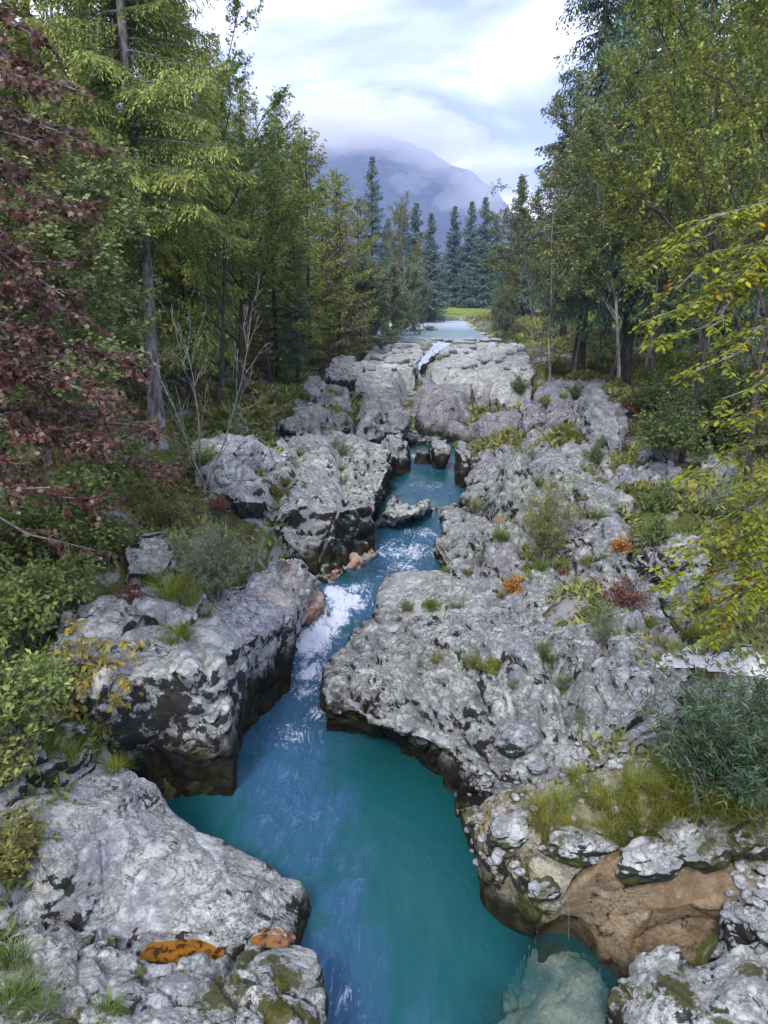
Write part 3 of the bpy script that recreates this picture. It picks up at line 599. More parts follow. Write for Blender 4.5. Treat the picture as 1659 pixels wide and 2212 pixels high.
def ground_z(X, Y):
    X = np.atleast_1d(np.asarray(X, float)); Y = np.atleast_1d(np.asarray(Y, float))
    num = np.zeros_like(X); den = np.zeros_like(X)
    for cx, cy, cz in _c:
        wgt = 1.0 / (((X - cx) ** 2 + (Y - cy) ** 2) / (1 + 0.02 * cy * cy) + 0.05) ** 2.4
        num += wgt * cz; den += wgt
    z = num / den
    z = z + 0.18 * perlin(np.stack([X * 0.45, Y * 0.45, X * 0], 1), 5) + 0.06 * perlin(np.stack([X * 1.7, Y * 1.7, X * 0], 1), 6)
    # gorge
    xl = np.interp(Y, _ys, _xl); xr = np.interp(Y, _ys, _xr)
    d = np.maximum(xl - X, X - xr)
    wide = np.interp(Y, [0, 12, 20, 45, 60], [0.5, 0.5, 0.6, 1.2, 1.5])
    t = np.clip((d - 0.25) / (wide + 0.9), 0, 1); t = t * t * (3 - 2 * t)
    gy = np.clip((52 - Y) / 8, 0, 1)
    bed = -1.1
    z1 = bed + (z - 0.35 * (1 - np.clip(d / 4, 0, 1)) - bed) * t
    z = z1 * gy + z * (1 - gy)
    # upper river bed
    cx = np.interp(Y, [48, 75, 110, 150, 175], [1.5, 4.2, 5.5, 8.5, 4.0]); hw = np.interp(Y, [48, 62, 75, 110, 150, 175], [4, 6.5, 7.5, 7.0, 7.0, 9])
    dd = np.abs(X - cx) - hw
    t2 = np.clip(dd / 2.2, 0, 1); t2 = t2 * t2 * (3 - 2 * t2)
    lo = np.interp(Y, [46, 56, 66, 80, 84, 200], [1.2, 2.6, 3.6, 4.3, 4.1, 4.1])
    z2 = lo + (z - lo) * t2
    gy2 = np.clip((Y - 44) / 6, 0, 1) * np.clip((150 - Y) / 6, 0, 1)
    return z * (1 - gy2) + z2 * gy2
gx = np.concatenate([-np.geomspace(16.1, 3500, 55)[::-1], np.linspace(-15.8, 15.8, 130), np.geomspace(16.1, 3500, 55)])
gyv = np.concatenate([np.linspace(-60, 1, 26), np.linspace(1.3, 46, 150), np.geomspace(46.4, 3200, 130)])
XX, YY = np.meshgrid(gx, gyv)
ZZ = ground_z(XX.ravel(), YY.ravel())
far = np.clip((np.hypot(XX.ravel(), YY.ravel()) - 170) / 400, 0, 1)
ZZ = ZZ + far * 10
nx, ny = len(gx), len(gyv)
ii = np.arange(nx * ny).reshape(ny, nx)
quads = np.stack([ii[:-1, :-1].ravel(), ii[:-1, 1:].ravel(), ii[1:, 1:].ravel(), ii[1:, :-1].ravel()], 1)
me = mesh_np('ground', np.stack([XX.ravel(), YY.ravel(), ZZ], 1), [quads], mats=[M['ground']])
tag(obj('ground', me), 'stony forest ground with moss and leaf litter on both banks', None, None, 'structure')
def gz(x, y): return float(ground_z(x, y)[0])

# crevices between the rock masses
from mathutils.bvhtree import BVHTree
def _bvh(o):
    return BVHTree.FromPolygons(get_v(o.data).tolist(), [tuple(p_.vertices) for p_ in o.data.polygons])
_camp = Vector((0, 0, CAM_Z))
def cast(trees, px, py):
    d = ray(px, py).normalized(); best = None
    for t in trees:
        r = t.ray_cast(_camp, d, 400)
        if r[0] is not None and (best is None or r[3] < best[3]): best = r
    return best[0] if best else None
_tr0 = [_bvh(o) for o in ROCKS]
CREV = [([(955,942),(1000,952),(1050,952),(1095,946),(1130,925),(1165,898)], 0.9, 1.3), ([(1165,898),(1200,932),(1270,955),(1335,965),(1355,1000)], 0.7, 0.9), ([(1285,985),(1330,1040),(1400,1082),(1440,1090)], 0.5, 0.7),
    ([(1005,1086),(1060,1102),(1150,1126),(1260,1108),(1345,1122)], 0.5, 0.75), ([(948,1228),(1050,1244),(1150,1228),(1240,1216),(1335,1198)], 0.38, 0.6), ([(825,1328),(900,1306),(960,1312),(1060,1296),(1130,1252)], 0.32, 0.5),
    ([(1165,1390),(1215,1450),(1232,1530),(1290,1600)], 0.28, 0.45), ([(1035,845),(1018,880),(965,896),(932,918)], 1.1, 1.9), ([(768,852),(768,905),(700,930),(610,936)], 0.6, 0.9), ([(890,810),(878,835),(895,880),(908,930)], 1.1, 2.3), ([(905,812),(960,818),(1025,815)], 0.9, 1.0), ([(925,850),(935,880),(955,890)], 0.7, 0.9),
    ([(1100,935),(1150,985),(1170,1040),(1150,1090)], 0.45, 0.5), ([(1060,1150),(1130,1180),(1220,1200)], 0.3, 0.4), ([(880,1440),(960,1420),(1060,1440),(1130,1500)], 0.22, 0.28), ([(790,1560),(850,1500),(930,1480),(1000,1540)], 0.18, 0.22), ([(1130,850),(1180,870),(1230,850)], 0.6, 0.7),
    ([(1240,830),(1260,880),(1250,930)], 0.5, 0.6), ([(650,950),(640,1010),(600,1060),(590,1120)], 0.3, 0.4), ([(720,945),(740,1010),(745,1080)], 0.35, 0.45), ([(300,1300),(380,1350),(430,1400),(450,1450)], 0.22, 0.25), ([(120,1850),(200,1800),(260,1750),(330,1730)], 0.16, 0.14), ([(1280,1330),(1340,1360),(1420,1340)], 0.3, 0.4)]
for path_, wd_, dp_ in CREV:
    pl = [cast(_tr0, *q) for q in path_]; pl = np.array([tuple(q)[:2] for q in pl if q is not None])
    if len(pl) < 2: continue
    for o in ROCKS:
        v = get_v(o.data); lo_, hi_ = v.min(0), v.max(0)
        if hi_[0] < pl[:, 0].min() - 1 or lo_[0] > pl[:, 0].max() + 1 or hi_[1] < pl[:, 1].min() - 1 or lo_[1] > pl[:, 1].max() + 1: continue
        q = v[:, :2] + 0.22 * wd_ * np.stack([perlin(v * 1.5 / wd_, 201), perlin(v * 1.5 / wd_, 202)], 1)
        dm = np.full(len(v), 9e9)
        for a_, b_ in zip(pl[:-1], pl[1:]):
            ab = b_ - a_; t = np.clip(((q - a_) @ ab) / (ab @ ab), 0, 1); dm = np.minimum(dm, np.linalg.norm(q - (a_ + t[:, None] * ab), axis=1))
        cut = dp_ * np.clip(1 - dm / wd_, 0, 1) ** 1.3
        if cut.max() > 0:
            v[:, 2] -= np.where(v[:, 2] > 0.9, np.minimum(cut, np.maximum(v[:, 2] - 0.7, 0)), 0); set_v(o.data, v)
# drop what lies buried of each rock
for o in ROCKS:
    me = o.data; v = get_v(me)
    bad = v[:, 2] < np.maximum(ground_z(v[:, 0], v[:, 1]) - 0.22, -0.9)
    bm = bmesh.new(); bm.from_mesh(me); bm.verts.ensure_lookup_table()
    bmesh.ops.delete(bm, geom=[f for f in bm.faces if all(bad[q.index] for q in f.verts)], context='FACES')
    bm.to_mesh(me); bm.free()

# water ------------------------------------------------------------
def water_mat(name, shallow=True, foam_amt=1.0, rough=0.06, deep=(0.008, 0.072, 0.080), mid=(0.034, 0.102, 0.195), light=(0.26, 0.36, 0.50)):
    k = NT(name); p = k.pos()
    pf = k.vmul(p, (1.0, 0.45, 1.0))
    warp = k.n('ShaderNodeTexNoise'); k.l(pf, warp.inputs['Vector']); warp.inputs['Scale'].default_value = 0.9; warp.inputs['Detail'].default_value = 3
    wv = k.n('ShaderNodeVectorMath', operation='MULTIPLY_ADD'); k.l(warp.outputs['Color'], wv.inputs[0]); wv.inputs[1].default_value = (1.3, 1.3, 0.0); k.l(pf, wv.inputs[2])
    wp = wv.outputs[0]
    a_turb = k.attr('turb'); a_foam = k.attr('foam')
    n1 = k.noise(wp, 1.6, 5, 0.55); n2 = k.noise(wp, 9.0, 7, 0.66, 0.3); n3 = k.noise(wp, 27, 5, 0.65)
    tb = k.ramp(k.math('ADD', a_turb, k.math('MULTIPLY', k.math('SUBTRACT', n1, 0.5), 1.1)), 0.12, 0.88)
    c = k.mix(tb, deep, mid)  # turbulent water bluer: aerated tint, with sky reflected on ripples put into the colour
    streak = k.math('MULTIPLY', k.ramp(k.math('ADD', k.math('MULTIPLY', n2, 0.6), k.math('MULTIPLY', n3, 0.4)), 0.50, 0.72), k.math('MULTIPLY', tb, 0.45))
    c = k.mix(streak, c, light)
    fm = k.math('ADD', k.math('MULTIPLY', a_foam, 0.55), k.math('ADD', k.math('MULTIPLY', n2, 0.80), k.math('ADD', k.math('MULTIPLY', n1, 0.35), k.math('MULTIPLY', n3, 0.55))))
    foam = k.math('MULTIPLY', k.ramp(fm, 1.08, 1.30), foam_amt)
    c = k.mix(k.math('MULTIPLY', foam, 0.92), c, (0.70, 0.75, 0.84))
    h = k.math('ADD', k.math('MULTIPLY', n1, 0.9), k.math('ADD', k.math('MULTIPLY', n2, 0.45), k.math('MULTIPLY', n3, 0.14)))
    bs = k.n('ShaderNodeBump'); k.l(h, bs.inputs['Height']); bs.inputs['Distance'].default_value = 0.16
    k.put(bs.inputs['Strength'], k.math('ADD', 0.30, k.math('MULTIPLY', tb, 0.70)))
    b = k.n('ShaderNodeBsdfPrincipled'); k.l(c, b.inputs['Base Color']); b.inputs['IOR'].default_value = 1.33
    k.put(b.inputs['Roughness'], k.math('ADD', rough, k.math('MULTIPLY', foam, 0.5))); k.l(bs.outputs[0], b.inputs['Normal'])
    sh = b.outputs[0]
    if shallow:
        tr = k.n('ShaderNodeBsdfTransparent'); tr.inputs[0].default_value = (0.84, 0.96, 0.95, 1)
        ms = k.n('ShaderNodeMixShader')
        k.put(ms.inputs[0], k.math('MULTIPLY', k.attr('clear'), 0.94))
        k.l(sh, ms.inputs[1]); k.l(tr.outputs[0], ms.inputs[2]); sh = ms.outputs[0]
    return k.done(sh)
xs = np.linspace(-6.5, 5, 130); ys = np.concatenate([np.linspace(-6, 5, 14), np.geomspace(5.1, 46, 330)])
XX, YY = np.meshgrid(xs, ys); X, Y = XX.ravel(), YY.ravel()
def blob(pts):
    o = np.zeros_like(X)
    for (px, py, rad, s_) in pts:
        c_ = W(px, py); o = np.maximum(o, s_ * np.exp(-((X - c_.x) ** 2 + (Y - c_.y) ** 2) / (rad * rad)))
    return o
turb = blob([(690,1420,1.6,1.0),(650,1500,1.5,0.95),(640,1600,1.3,0.9),(600,1680,1.3,0.85),(640,1760,1.2,0.8),(690,1840,0.9,0.65),(720,1950,0.8,0.6),(730,2060,0.9,0.7),(720,2180,1.1,0.8),(760,2300,1.2,0.8),(740,1300,1.6,1.0),(860,1210,2.2,0.9),(900,1160,2,0.7),(930,1060,2.6,0.55),(920,1000,2,0.75),(540,1740,0.9,0.5)])
foam = blob([(690,1370,0.75,1.0),(720,1335,0.7,1.0),(745,1300,0.75,0.95),(720,1280,0.5,1.0),(665,1395,0.7,0.95),(670,1450,0.8,0.72),(650,1490,0.7,0.6),(690,1540,0.5,0.55),(770,1270,0.7,0.6),(880,1190,1.6,0.62),(900,1150,1.2,0.5),(910,985,1.2,0.62),(640,1590,0.7,0.5),(860,1225,1.0,0.6),(740,2150,0.5,0.4),(930,1050,1.2,0.45)])
clear = blob([(1200,2075,0.50,1.0),(1250,2130,0.55,1.0),(1200,2190,0.6,1.0),(1110,2200,0.50,0.8),(1270,2230,0.6,0.95),(1050,2240,0.35,0.5),(785,1225,0.9,0.6)])
clear = clear * np.clip(0.92 + 0.5 * perlin(np.stack([X * 2.2, Y * 2.2, X * 0], 1), 44), 0, 1)
Z = wz(Y) + 0.030 * turb * perlin(np.stack([X * 1.6, Y * 1.1, X * 0], 1), 41) + (0.05 * foam + 0.006) * perlin(np.stack([X * 3.3, Y * 2.4, X * 0], 1), 42) + 0.025 * foam * perlin(np.stack([X * 7, Y * 6, X * 0], 1), 43)
ii = np.arange(len(X)).reshape(XX.shape)
quads = np.stack([ii[:-1, :-1].ravel(), ii[:-1, 1:].ravel(), ii[1:, 1:].ravel(), ii[1:, :-1].ravel()], 1)
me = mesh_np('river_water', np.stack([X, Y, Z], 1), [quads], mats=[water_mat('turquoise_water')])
for nm, arr in (('turb', turb), ('foam', foam), ('clear', clear)):
    a = me.attributes.new(nm, 'FLOAT', 'POINT'); a.data.foreach_set('value', arr.astype(np.float32))
tag(obj('river_water', me), 'milky turquoise river water winding through the rock gorge', None, None, 'structure')
# upper river above the little waterfall
ys2 = np.concatenate([np.linspace(79, 100, 50), np.linspace(101, 165, 60)])
xs2 = np.linspace(-1, 1, 40)
cx = np.interp(ys2, [48, 75, 110, 150, 175], [1.5, 4.2, 5.5, 8.5, 4.0])
XX = cx[:, None] + xs2[None, :] * 8.6; YY = np.repeat(ys2[:, None], 40, 1)
X, Y = XX.ravel(), YY.ravel()
Z = np.full_like(X, 4.46) - 0.7 * np.clip((84.5 - Y + 1.2 * perlin(np.stack([X * 0.4, X * 0, X * 0], 1), 52)) / 4, 0, 1) ** 1.5 - 0.5 * np.clip((np.repeat(np.abs(xs2)[None, :], len(ys2), 0).ravel() - 0.82) / 0.18, 0, 1) + 0.03 * perlin(np.stack([X * 1.2, Y * 0.5, X * 0], 1), 51)
ii = np.arange(len(X)).reshape(XX.shape)
quads = np.stack([ii[:-1, :-1].ravel(), ii[:-1, 1:].ravel(), ii[1:, 1:].ravel(), ii[1:, :-1].ravel()], 1)
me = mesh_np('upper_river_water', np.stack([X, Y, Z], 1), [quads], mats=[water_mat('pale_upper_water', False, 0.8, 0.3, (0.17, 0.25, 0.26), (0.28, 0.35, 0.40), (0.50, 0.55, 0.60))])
t1 = np.clip((Y - 100) / 15, 0, 1) * 0.9 + 0.1; f1_ = 0.12 + np.clip((Y - 95) / 30, 0, 1) * 0.42
for nm, arr in (('turb', t1), ('foam', f1_)):
    a = me.attributes.new(nm, 'FLOAT', 'POINT'); a.data.foreach_set('value', arr.astype(np.float32))
tag(obj('upper_river_water', me), 'pale calm river upstream of the white rock shelf', None, None, 'structure')

# the little waterfall: a white chute over the lip of the shelf
path = [P(955,742,4.50), P(938,757,4.42), P(926,768,4.2), P(916,778,4.0), P(906,790,3.7), P(896,802,3.3), P(886,818,2.8), P(878,838,2.2)]
acc_v, n_w = [], 13
pts = np.array([tuple(q) for q in path]); t_ = np.linspace(0, len(pts) - 1, 50); ip = np.minimum(t_.astype(int), len(pts) - 2)
cv = pts[ip] + (pts[ip + 1] - pts[ip]) * (t_ - ip)[:, None]
wdt = np.interp(t_, [0, 1, 3, 5, 7], [1.8, 0.9, 0.65, 0.6, 0.7])
V = np.stack([np.stack([cv[:, 0] + u * wdt * 0.5, cv[:, 1], cv[:, 2] + 0.10 * (1 - u * u)], 1) for u in np.linspace(-1, 1, n_w)], 1).reshape(-1, 3)
V[:, 2] += 0.16 * perlin(V * np.array([3, 1.0, 1.0]), 61); V[:, 0] += 0.25 * perlin(V * np.array([0.3, 0.8, 1.6]), 62)
ii = np.arange(len(V)).reshape(50, n_w)
quads = np.stack([ii[:-1, :-1].ravel(), ii[1:, :-1].ravel(), ii[1:, 1:].ravel(), ii[:-1, 1:].ravel()], 1)
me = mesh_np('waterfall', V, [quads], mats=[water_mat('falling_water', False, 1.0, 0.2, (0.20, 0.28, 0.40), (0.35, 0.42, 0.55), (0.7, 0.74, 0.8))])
for nm, val in (('turb', 0.8), ('foam', 0.52)):
    a = me.attributes.new(nm, 'FLOAT', 'POINT'); a.data.foreach_set('value', np.full(len(V), val, np.float32))
tag(obj('waterfall', me), 'little white waterfall sliding between the pale rock shelves', None, None, 'structure')
# far meadow at the river bend
xs = np.linspace(-6, 46, 60); ys = np.linspace(146, 215, 60); XX, YY = np.meshgrid(xs, ys); X, Y = XX.ravel(), YY.ravel()
edge = np.clip((Y - (147 + 2.0 * perlin(np.stack([X * 0.2, X * 0, X * 0], 1), 71))) / 6, 0, 1)
Z = ground_z(X, Y) - 0.25 + edge * (0.35 + np.clip((Y - 150) / 60, 0, 1) * 1.2)
ii = np.arange(len(X)).reshape(XX.shape)
quads = np.stack([ii[:-1, :-1].ravel(), ii[:-1, 1:].ravel(), ii[1:, 1:].ravel(), ii[1:, :-1].ravel()], 1)
tag(obj('meadow', mesh_np('meadow', np.stack([X, Y, Z], 1), [quads], mats=[M['meadow']])), 'bright green meadow beyond the upper river', None, None, 'structure')
# ------------------------------------------------------------------ vegetation builders
class Acc:
    def __init__(s): s.V, s.F, s.r, s.n = [], {}, [], 0
    def add(s, V, F, rnd):
        V = np.asarray(V, np.float32); F = np.asarray(F, np.int64)
        s.V.append(V); s.F.setdefault(F.shape[1], []).append(F + s.n); s.r.append(np.broadcast_to(np.asarray(rnd, np.float32), (len(V),))); s.n += len(V)
    def mesh(s, name, mat, smooth=True):
        if not s.V: return None
        return mesh_np(name, np.concatenate(s.V), [np.concatenate(f) for f in s.F.values()], np.concatenate(s.r), smooth, [mat])
def nrm(a): return a / np.maximum(np.linalg.norm(a, axis=-1, keepdims=True), 1e-9)
def tube(acc, pts, rad, sides=6):
    pts = np.asarray(pts, float); n = len(pts); rad = np.broadcast_to(np.asarray(rad, float), (n,))
    t = nrm(np.gradient(pts, axis=0)); ref = np.array([0.31, 0.22, 0.92]) if abs(t[0, 2]) < 0.8 else np.array([1.0, 0.1, 0.0])
    u = nrm(np.cross(t, ref)); v = np.cross(t, u)
    a = np.linspace(0, 2 * math.pi, sides, endpoint=False)
    ring = pts[:, None, :] + rad[:, None, None] * (np.cos(a)[None, :, None] * u[:, None, :] + np.sin(a)[None, :, None] * v[:, None, :])
    i = np.arange(n * sides).reshape(n, sides); j = np.roll(i, -1, 1)
    F = np.stack([i[:-1].ravel(), j[:-1].ravel(), j[1:].ravel(), i[1:].ravel()], 1)
    acc.add(ring.reshape(-1, 3), F, 0.5)
def leaves(acc, pos, d, up, ln, wd, rnd, fold=0.18, mid=0.42):
    """rhombic leaves folded on the midrib: 2 triangles each"""
    n = len(pos); d = nrm(d); s = nrm(np.cross(d, up)); u = np.cross(s, d)
    ln = np.broadcast_to(ln, (n,))[:, None]; wd = np.broadcast_to(wd, (n,))[:, None]
    b = pos; t = pos + d * ln; m = pos + d * ln * mid + u * wd * fold
    V = np.stack([b, m + s * wd * 0.5, t, m - s * wd * 0.5], 1).reshape(-1, 3)
    i = np.arange(n)[:, None] * 4
    F = np.concatenate([i + [0, 1, 2], i + [0, 2, 3]], 0)
    acc.add(V, F, np.repeat(np.broadcast_to(rnd, (n,)), 4))
def spruce(seed, h, r, clear, mat, bark, leaf=0.16, dens=1.0, droop=0.35, hang=0.5, trunk_r=None, name='spruce', top_pow=0.8, tone=0.0, wr=0.46):
    g = np.random.default_rng(seed); wood, fol = Acc(), Acc()
    tr = trunk_r or h * 0.0105
    zs = np.linspace(0, h, 14); wob = np.stack([0.05 * np.sin(zs * 0.5 + seed), 0.05 * np.cos(zs * 0.4 + seed), zs], 1)
    tube(wood, wob, tr * (1 - zs / h) ** 0.8 * (1 + 0.35 * np.exp(-zs * 1.3)) + 0.012, 10)
    z = h * clear; step = 0.50 / max(0.6, dens ** 0.5)
    while z < h * 0.985:
        f = (z - h * clear) / (h - h * clear)
        L0 = r * (1 - f) ** top_pow * (0.55 + 0.45 * min(1, f * 6 + 0.35))
        for b in range(int(g.integers(4, 7))):
            L = max(0.18, L0 * g.uniform(0.62, 1.12)); az = g.uniform(0, 2 * math.pi)
            p0 = math.tan(np.interp(f, [0, 0.5, 1], [R(-8), R(8), R(42)]) + g.normal(0, 0.10))
            t = np.linspace(0, 1, 7); dz = L * (p0 * t - droop * t ** 2 * (1 - 0.5 * f) + 0.16 * t ** 3)
            out = np.array([math.cos(az), math.sin(az), 0]); sd_ = np.array([-out[1], out[0], 0])
            curve = lambda tt: out[None] * (L * tt)[:, None] + np.array([0, 0, 1])[None] * (L * (p0 * tt - droop * tt ** 2 * (1 - 0.5 * f) + 0.16 * tt ** 3))[:, None] + np.array([0, 0, z])[None] + sd_[None] * (0.05 * L * np.sin(tt * 3 + az))[:, None]
            if L > 0.7: tube(wood, curve(t), (0.006 + 0.010 * L) * (1 - t * 0.85), 4)
            nt_ = max(3, int(L * 7.5 * dens))
            tt = np.linspace(0.10, 1.0, nt_) + g.normal(0, 0.01, nt_)
            tt = np.repeat(tt, 2); sg = np.tile([1.0, -1.0], nt_)
            tl = (0.10 + 0.30 * L * np.sin(np.clip(tt, 0, 1) * 2.6 + 0.35) * 0.75) * g.uniform(0.6, 1.15, len(tt))
            tl = np.minimum(tl, 0.95)
            kk = max(3, int(round(4.0 * dens + L * 0.35)))
            s = np.linspace(0.12, 1.0, kk)
            base = curve(tt); td = nrm(sg[:, None] * sd_[None] * 0.8 + out[None] * 0.62 + np.array([0, 0, -0.12])[None] + g.normal(0, 0.15, (len(tt), 3)))
            q = base[:, None, :] + td[:, None, :] * (tl[:, None] * s[None])[:, :, None]
            q[:, :, 2] -= hang * (tl[:, None] * s[None] ** 1.6)
            q = q.reshape(-1, 3) + g.normal(0, 0.02, (len(q) * kk, 3))
            dd = np.repeat(td, kk, 0) + g.normal(0, 0.32, (len(q), 3)); dd[:, 2] -= hang * 1.0
            up = np.array([0, 0, 1.0]) + g.normal(0, 0.45, (len(q), 3))
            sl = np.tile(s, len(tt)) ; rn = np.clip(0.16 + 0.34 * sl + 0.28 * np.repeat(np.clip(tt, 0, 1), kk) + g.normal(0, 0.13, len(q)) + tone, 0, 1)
            leaves(fol, q, dd, up, leaf * g.uniform(0.75, 1.35, len(q)), leaf * wr * g.uniform(0.8, 1.3, len(q)), rn)
        z += step * g.uniform(0.75, 1.2) * (1 - 0.35 * f)
    root = empty(name)
    o = obj('trunk', wood.mesh('trunk', bark), root); c = obj('crown', fol.mesh('crown', mat, False), root)
    return root
def skeleton(g, base, h, stems=1, levels=3, spread=0.55, split=(5, 8), trunk_r=0.15, first=0.25, upb=0.25, ratio=0.55, lean=0.06):
    """branch polylines: list of (points, radii, level)"""
    out = []
    def grow(p, d, L, rad, lv):
        n = 7 if lv == 0 else 5
        pts = [np.array(p, float)]; dd = np.array(d, float)
        for i in range(n - 1):
            dd = nrm(dd + g.normal(0, 0.10 + 0.05 * lv, 3) + np.array([0, 0, upb * (0.10 if lv else 0.22)]))
            pts.append(pts[-1] + dd * L / (n - 1))
        pts = np.array(pts); t = np.linspace(0, 1, n)
        out.append((pts, rad * (1 - 0.72 * t), lv))
        if lv >= levels: return
        k_ = int(g.integers(*split)) + (4 if lv == 0 else 0)
        for c in range(k_):
            tt = first + (1 - first) * (c + g.uniform(0, 1)) / k_ if lv == 0 else 0.18 + 0.82 * (c + g.uniform(0, 1)) / k_
            ip = min(int(tt * (n - 1)), n - 2); fr = tt * (n - 1) - ip
            q = pts[ip] * (1 - fr) + pts[ip + 1] * fr; ax = nrm(pts[ip + 1] - pts[ip])
            az = g.uniform(0, 2 * math.pi); a1 = nrm(np.cross(ax, [0.3, 0.5, 0.8])); a2 = np.cross(ax, a1)
            side = a1 * math.cos(az) + a2 * math.sin(az)
            sp = spread * g.uniform(0.75, 1.3) * (1.25 - 0.5 * tt)
            nd = nrm(ax * math.cos(sp) + side * math.sin(sp) + np.array([0, 0, -0.12 if lv else 0.0]))
            grow(q, nd, L * ratio * g.uniform(0.7, 1.15) * (1.15 - 0.55 * tt), rad * (0.5 - 0.2 * tt), lv + 1)
    for s in range(stems):
        d = nrm(np.array([g.normal(0, lean), g.normal(0, lean), 1.0]) + (g.normal(0, 0.22, 3) * [1, 1, 0] if stems > 1 else 0))
        grow(np.array(base) + (g.normal(0, 0.12, 3) * [1, 1, 0] if stems > 1 else 0), d, h * g.uniform(0.85, 1.0), trunk_r, 0)
    return out
def dress(g, fol, sk, lv_min, per_m, leaf, wd, flat=0.6, jit=0.06, kmin=3, tone=0.0):
    for pts, rad, lv in sk:
        if lv < lv_min: continue
        L = np.linalg.norm(np.diff(pts, axis=0), axis=1).sum()
        n = max(kmin, int(L * per_m))
        t = np.sort(g.uniform(0.08, 1.0, n)); x = t * (len(pts) - 1); ip = np.minimum(x.astype(int), len(pts) - 2); fr = (x - ip)[:, None]
        q = pts[ip] * (1 - fr) + pts[ip + 1] * fr; ax = nrm(pts[ip + 1] - pts[ip])
        sd_ = nrm(np.cross(ax, [0, 0, 1.0]) + 1e-4) * np.where(np.arange(n) % 2, 1, -1)[:, None]
        rv = g.normal(0, 1, (n, 3)) * [1, 1, 1 - 0.75 * flat]
        d = nrm(ax * 0.6 + sd_ * 0.8 + rv * (0.55 - 0.25 * flat)); d[:, 2] -= 0.18
        up = np.array([0, 0, 1.0]) + g.normal(0, 0.55 - 0.3 * flat, (n, 3))
        rn = np.clip(g.beta(2.2, 2.2, n) * 0.92 + g.normal(0, 0.06) + tone, 0, 1)
        leaves(fol, q + g.normal(0, jit, (n, 3)), d, up, leaf * g.uniform(0.7, 1.25, n), wd * g.uniform(0.75, 1.25, n), rn)
def broadleaf(seed, h, mat, bark, stems=1, spread=0.75, leaf=0.11, wd=0.07, per_m=22, levels=3, trunk_r=None, first=0.25, flat=0.6, split=(5, 8), ratio=0.52, name='beech_tree', tone=0.0, jit=0.07):
    g = np.random.default_rng(seed); wood, fol = Acc(), Acc()
    sk = skeleton(g, (0, 0, 0), h, stems, levels, spread, split, trunk_r or h * 0.011, first, 0.25, ratio)
    for pts, rad, lv in sk:
        if lv >= 3: pts, rad = pts[::2], rad[::2]
        tube(wood, pts, np.maximum(rad, 0.006), (9, 5, 3, 3)[min(lv, 3)])
    dress(g, fol, sk, levels - 1, per_m, leaf, wd, flat, jit, tone=tone)
    root = empty(name)
    obj('trunk', wood.mesh('trunk', bark), root); obj('crown', fol.mesh('crown', mat, False), root)
    return root
def shrub(seed, h, wdt, mat, bark, stems=22, leaf=0.06, wd=0.02, per_m=45, arch=0.35, levels=1, name='shrub', flat=0.1, jit=0.02, tone=0.0, first=0.25):
    """many stems from one foot"""
    g = np.random.default_rng(seed); wood, fol = Acc(), Acc(); sk = []
    for s in range(stems):
        az = g.uniform(0, 2 * math.pi); sp = g.uniform(0.05, 1.0) ** 0.7
        L = h * g.uniform(0.6, 1.1) * (1 - 0.25 * sp)
        t = np.linspace(0, 1, 6); out = np.array([math.cos(az), math.sin(az), 0])
        p = out[None] * (wdt * 0.5 * sp * (0.25 * t + 0.75 * t ** 1.6) )[:, None] + np.array([0, 0, 1.0])[None] * (L * (t - arch * sp * t ** 2.2))[:, None] + g.normal(0, 0.02 * h, (6, 3)) * t[:, None]
        p += np.array([g.normal(0, 0.06 * wdt), g.normal(0, 0.06 * wdt), -0.05])
        sk.append((p, (0.004 + 0.006 * h) * (1 - 0.8 * t), 0))
        if levels:
            for c in range(int(5 + 3 * levels)):
                tt = g.uniform(first, 0.95); x = tt * 5; ip = min(int(x), 4); q = p[ip] + (p[ip + 1] - p[ip]) * (x - ip)
                d = nrm(nrm(p[ip + 1] - p[ip]) * 0.8 + g.normal(0, 0.5, 3)); l2 = L * g.uniform(0.15, 0.4)
                pp = q[None] + d[None] * (l2 * np.linspace(0, 1, 4))[:, None] + g.normal(0, 0.012, (4, 3))
                sk.append((pp, 0.003 * np.linspace(1, 0.4, 4), 1))
    for pts, rad, lv in sk: tube(wood, pts, rad, 4 if lv == 0 else 3)
    dress(g, fol, sk, 1 if levels else 0, per_m, leaf, wd, flat, jit, tone=tone)
    root = empty(name)
    obj('stems', wood.mesh('stems', bark), root); obj('foliage', fol.mesh('foliage', mat, False), root)
    return root
